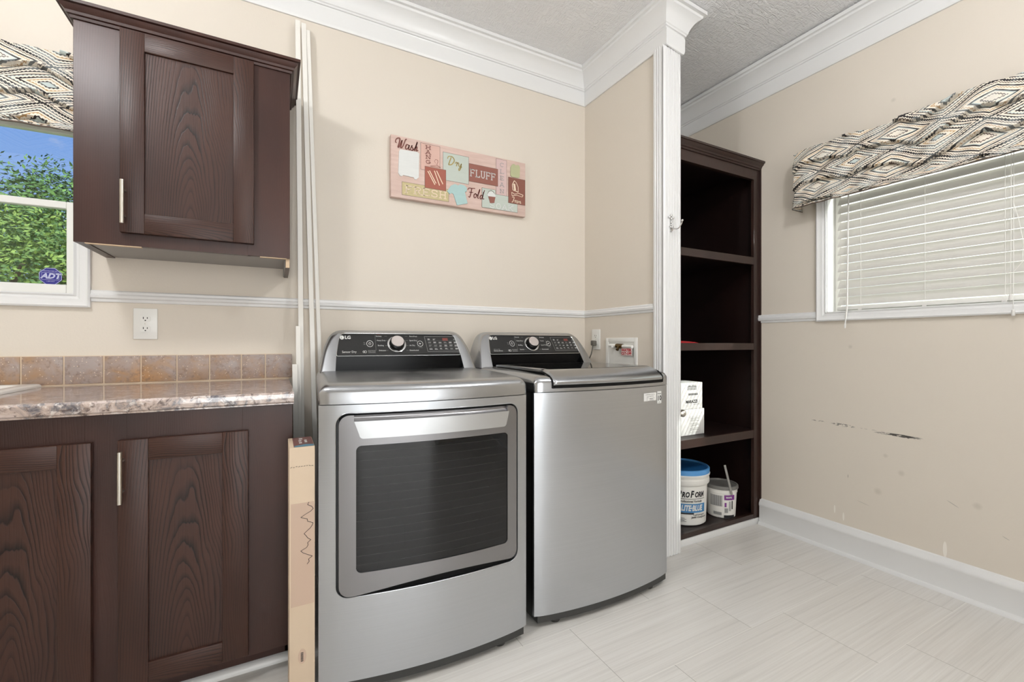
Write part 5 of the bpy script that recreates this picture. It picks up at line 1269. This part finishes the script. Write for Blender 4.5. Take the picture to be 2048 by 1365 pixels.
# ------------------------------------------------------------------ outside
b = MB(); b.grid(30, 30, lambda s_, t_: (-45 + 90 * s_, 2.6 + 70 * t_, -.6 + .35 * sin(s_ * 19) * t_ + 1.6 * t_)); struct(link('ground_outside', b, M['grass'], recalc=False))
b = MB(); b.add([(2.75, -8, -.2), (40, -8, -.2), (40, 2.6, -.2), (2.75, 2.6, -.2)], [(0, 1, 2, 3)]); struct(link('ground_bounce', b, mat('pale_bounce_ground', srgb(222, 218, 208), .8), smooth=0))  # unseen ground, made pale to bounce sunlight up into the blinds
def crown_mesh(name, rx, rz, n, size, seed, m_, clumps=26):
    rnd = random.Random(seed); cs = []
    for k in range(clumps):
        a = rnd.uniform(0, 2 * pi); u = rnd.uniform(-.9, 1); r_ = math.sqrt(1 - min(1, u * u * .95)) * rnd.uniform(.5, .95)
        cs.append((rx * r_ * cos(a), rx * r_ * sin(a), rz * u * .85, rnd.uniform(.26, .42) * rx))
    vs, fs = [], []
    for i in range(n):
        c = cs[rnd.randrange(clumps)]; d = Vector((rnd.gauss(0, 1), rnd.gauss(0, 1), rnd.gauss(0, 1))).normalized()
        p = Vector(c[:3]) + Vector((d.x, d.y, d.z * .8)) * c[3] * rnd.uniform(.7, 1.05)
        a = Vector((rnd.gauss(0, 1), rnd.gauss(0, 1), rnd.gauss(0, .6))).normalized(); b2 = a.cross(d + Vector((0, 0, .4))).normalized(); s_ = size * rnd.uniform(.6, 1.3)
        o_ = len(vs); vs += [p - a * s_, p - b2 * s_ * .45, p + a * s_, p + b2 * s_ * .45]; fs.append((o_, o_ + 1, o_ + 2, o_ + 3))
    mb = MB(); mb.add(vs, fs); return mb
protos = []
for k, (rx, rz, n, size, m_) in enumerate(((2.6, 2.3, 42000, .045, 'leaf1'), (1.7, 1.3, 30000, .030, 'leaf2'))):
    t = thing('leafy_tree', '', 'tree', (0, 0, 0), 0, 'trees beyond the counter window')
    c = crown_mesh('c', rx, rz, n, size, 11 + k, M[m_], 34)
    cr = link('tree_crown', c, M[m_], t, smooth=0, local=True, recalc=False); cr.location = (0, 0, rz + .9)
    b = MB(); b.tube([(0, 0, -.2), (.05, 0, .8), (0, .05, rz + .9)], [.16, .12, .05], 8)
    for a in range(5): b.tube([(0, 0, 1.0 + a * .25), (cos(a * 1.4) * rx * .6, sin(a * 1.4) * rx * .6, 1.6 + a * .35)], [.06, .02], 6)
    link('trunk', b, M['bark'], t, local=True); protos.append(t)
spots = [(0, -3.9, 11.0, -1.60, 'tall dark green tree centred in the counter window view'), (0, -9.4, 12.5, -1.0, 'tall dark green tree further left beyond the counter window'), (0, -.2, 12.6, -1.1, 'tall dark green tree furthest right beyond the counter window'),
         (1, -3.0, 7.4, -.75, 'yellow-green shrubby tree low in the counter window, nearest the glass'), (1, -6.2, 7.9, -.6, 'yellow-green shrubby tree left of the nearest one'), (1, -.4, 7.6, -.6, 'yellow-green shrubby tree right of the nearest one')]
used = [False, False]
for k, x, y, z_, lb in spots:
    t = protos[k] if not used[k] else dup(protos[k], label=lb)
    used[k] = True; t['label'] = lb; t.location = (x, y, z_); t.rotation_euler = (0, 0, x * 1.7)
# overhanging twigs close to the glass
t = thing('overhanging_tree', 'thin sparse branches hanging into the sky part of the counter window', 'tree', (.6, 5.4, -.5), 0)
b = MB(); lv = MB(); rnd = random.Random(4)
b.tube([(.6, 5.4, -.5), (.55, 5.4, 1.6), (.3, 5.35, 3.2), (-.2, 5.3, 4.2)], [.1, .09, .07, .05], 8)
for k in range(9):
    s0 = Vector((.3 - .06 * k, 5.35, 3.1 + .12 * k)); e0 = s0 + Vector((-rnd.uniform(1.2, 2.1), rnd.uniform(-.4, .5), rnd.uniform(-.55, .35)))
    mid = (s0 + e0) / 2 + Vector((0, 0, .2)); b.tube([s0, mid, e0], [.02, .01, .004], 5)
    for j in range(70):
        q = rnd.uniform(.25, 1); p = (s0 * (1 - q) + e0 * q) + Vector((rnd.gauss(0, .11), rnd.gauss(0, .11), rnd.gauss(0, .10) + .2 * (1 - abs(2 * q - 1))))
        a = Vector((rnd.gauss(0, 1), rnd.gauss(0, 1), rnd.gauss(0, 1))).normalized(); c_ = a.orthogonal().normalized(); s_ = .018
        lv.add([p - a * s_, p - c_ * s_ * .5, p + a * s_, p + c_ * s_ * .5], [(0, 1, 2, 3)])
link('branches', b, M['bark'], t); link('leaves', lv, M['leaf1'], t, smooth=0, recalc=False)
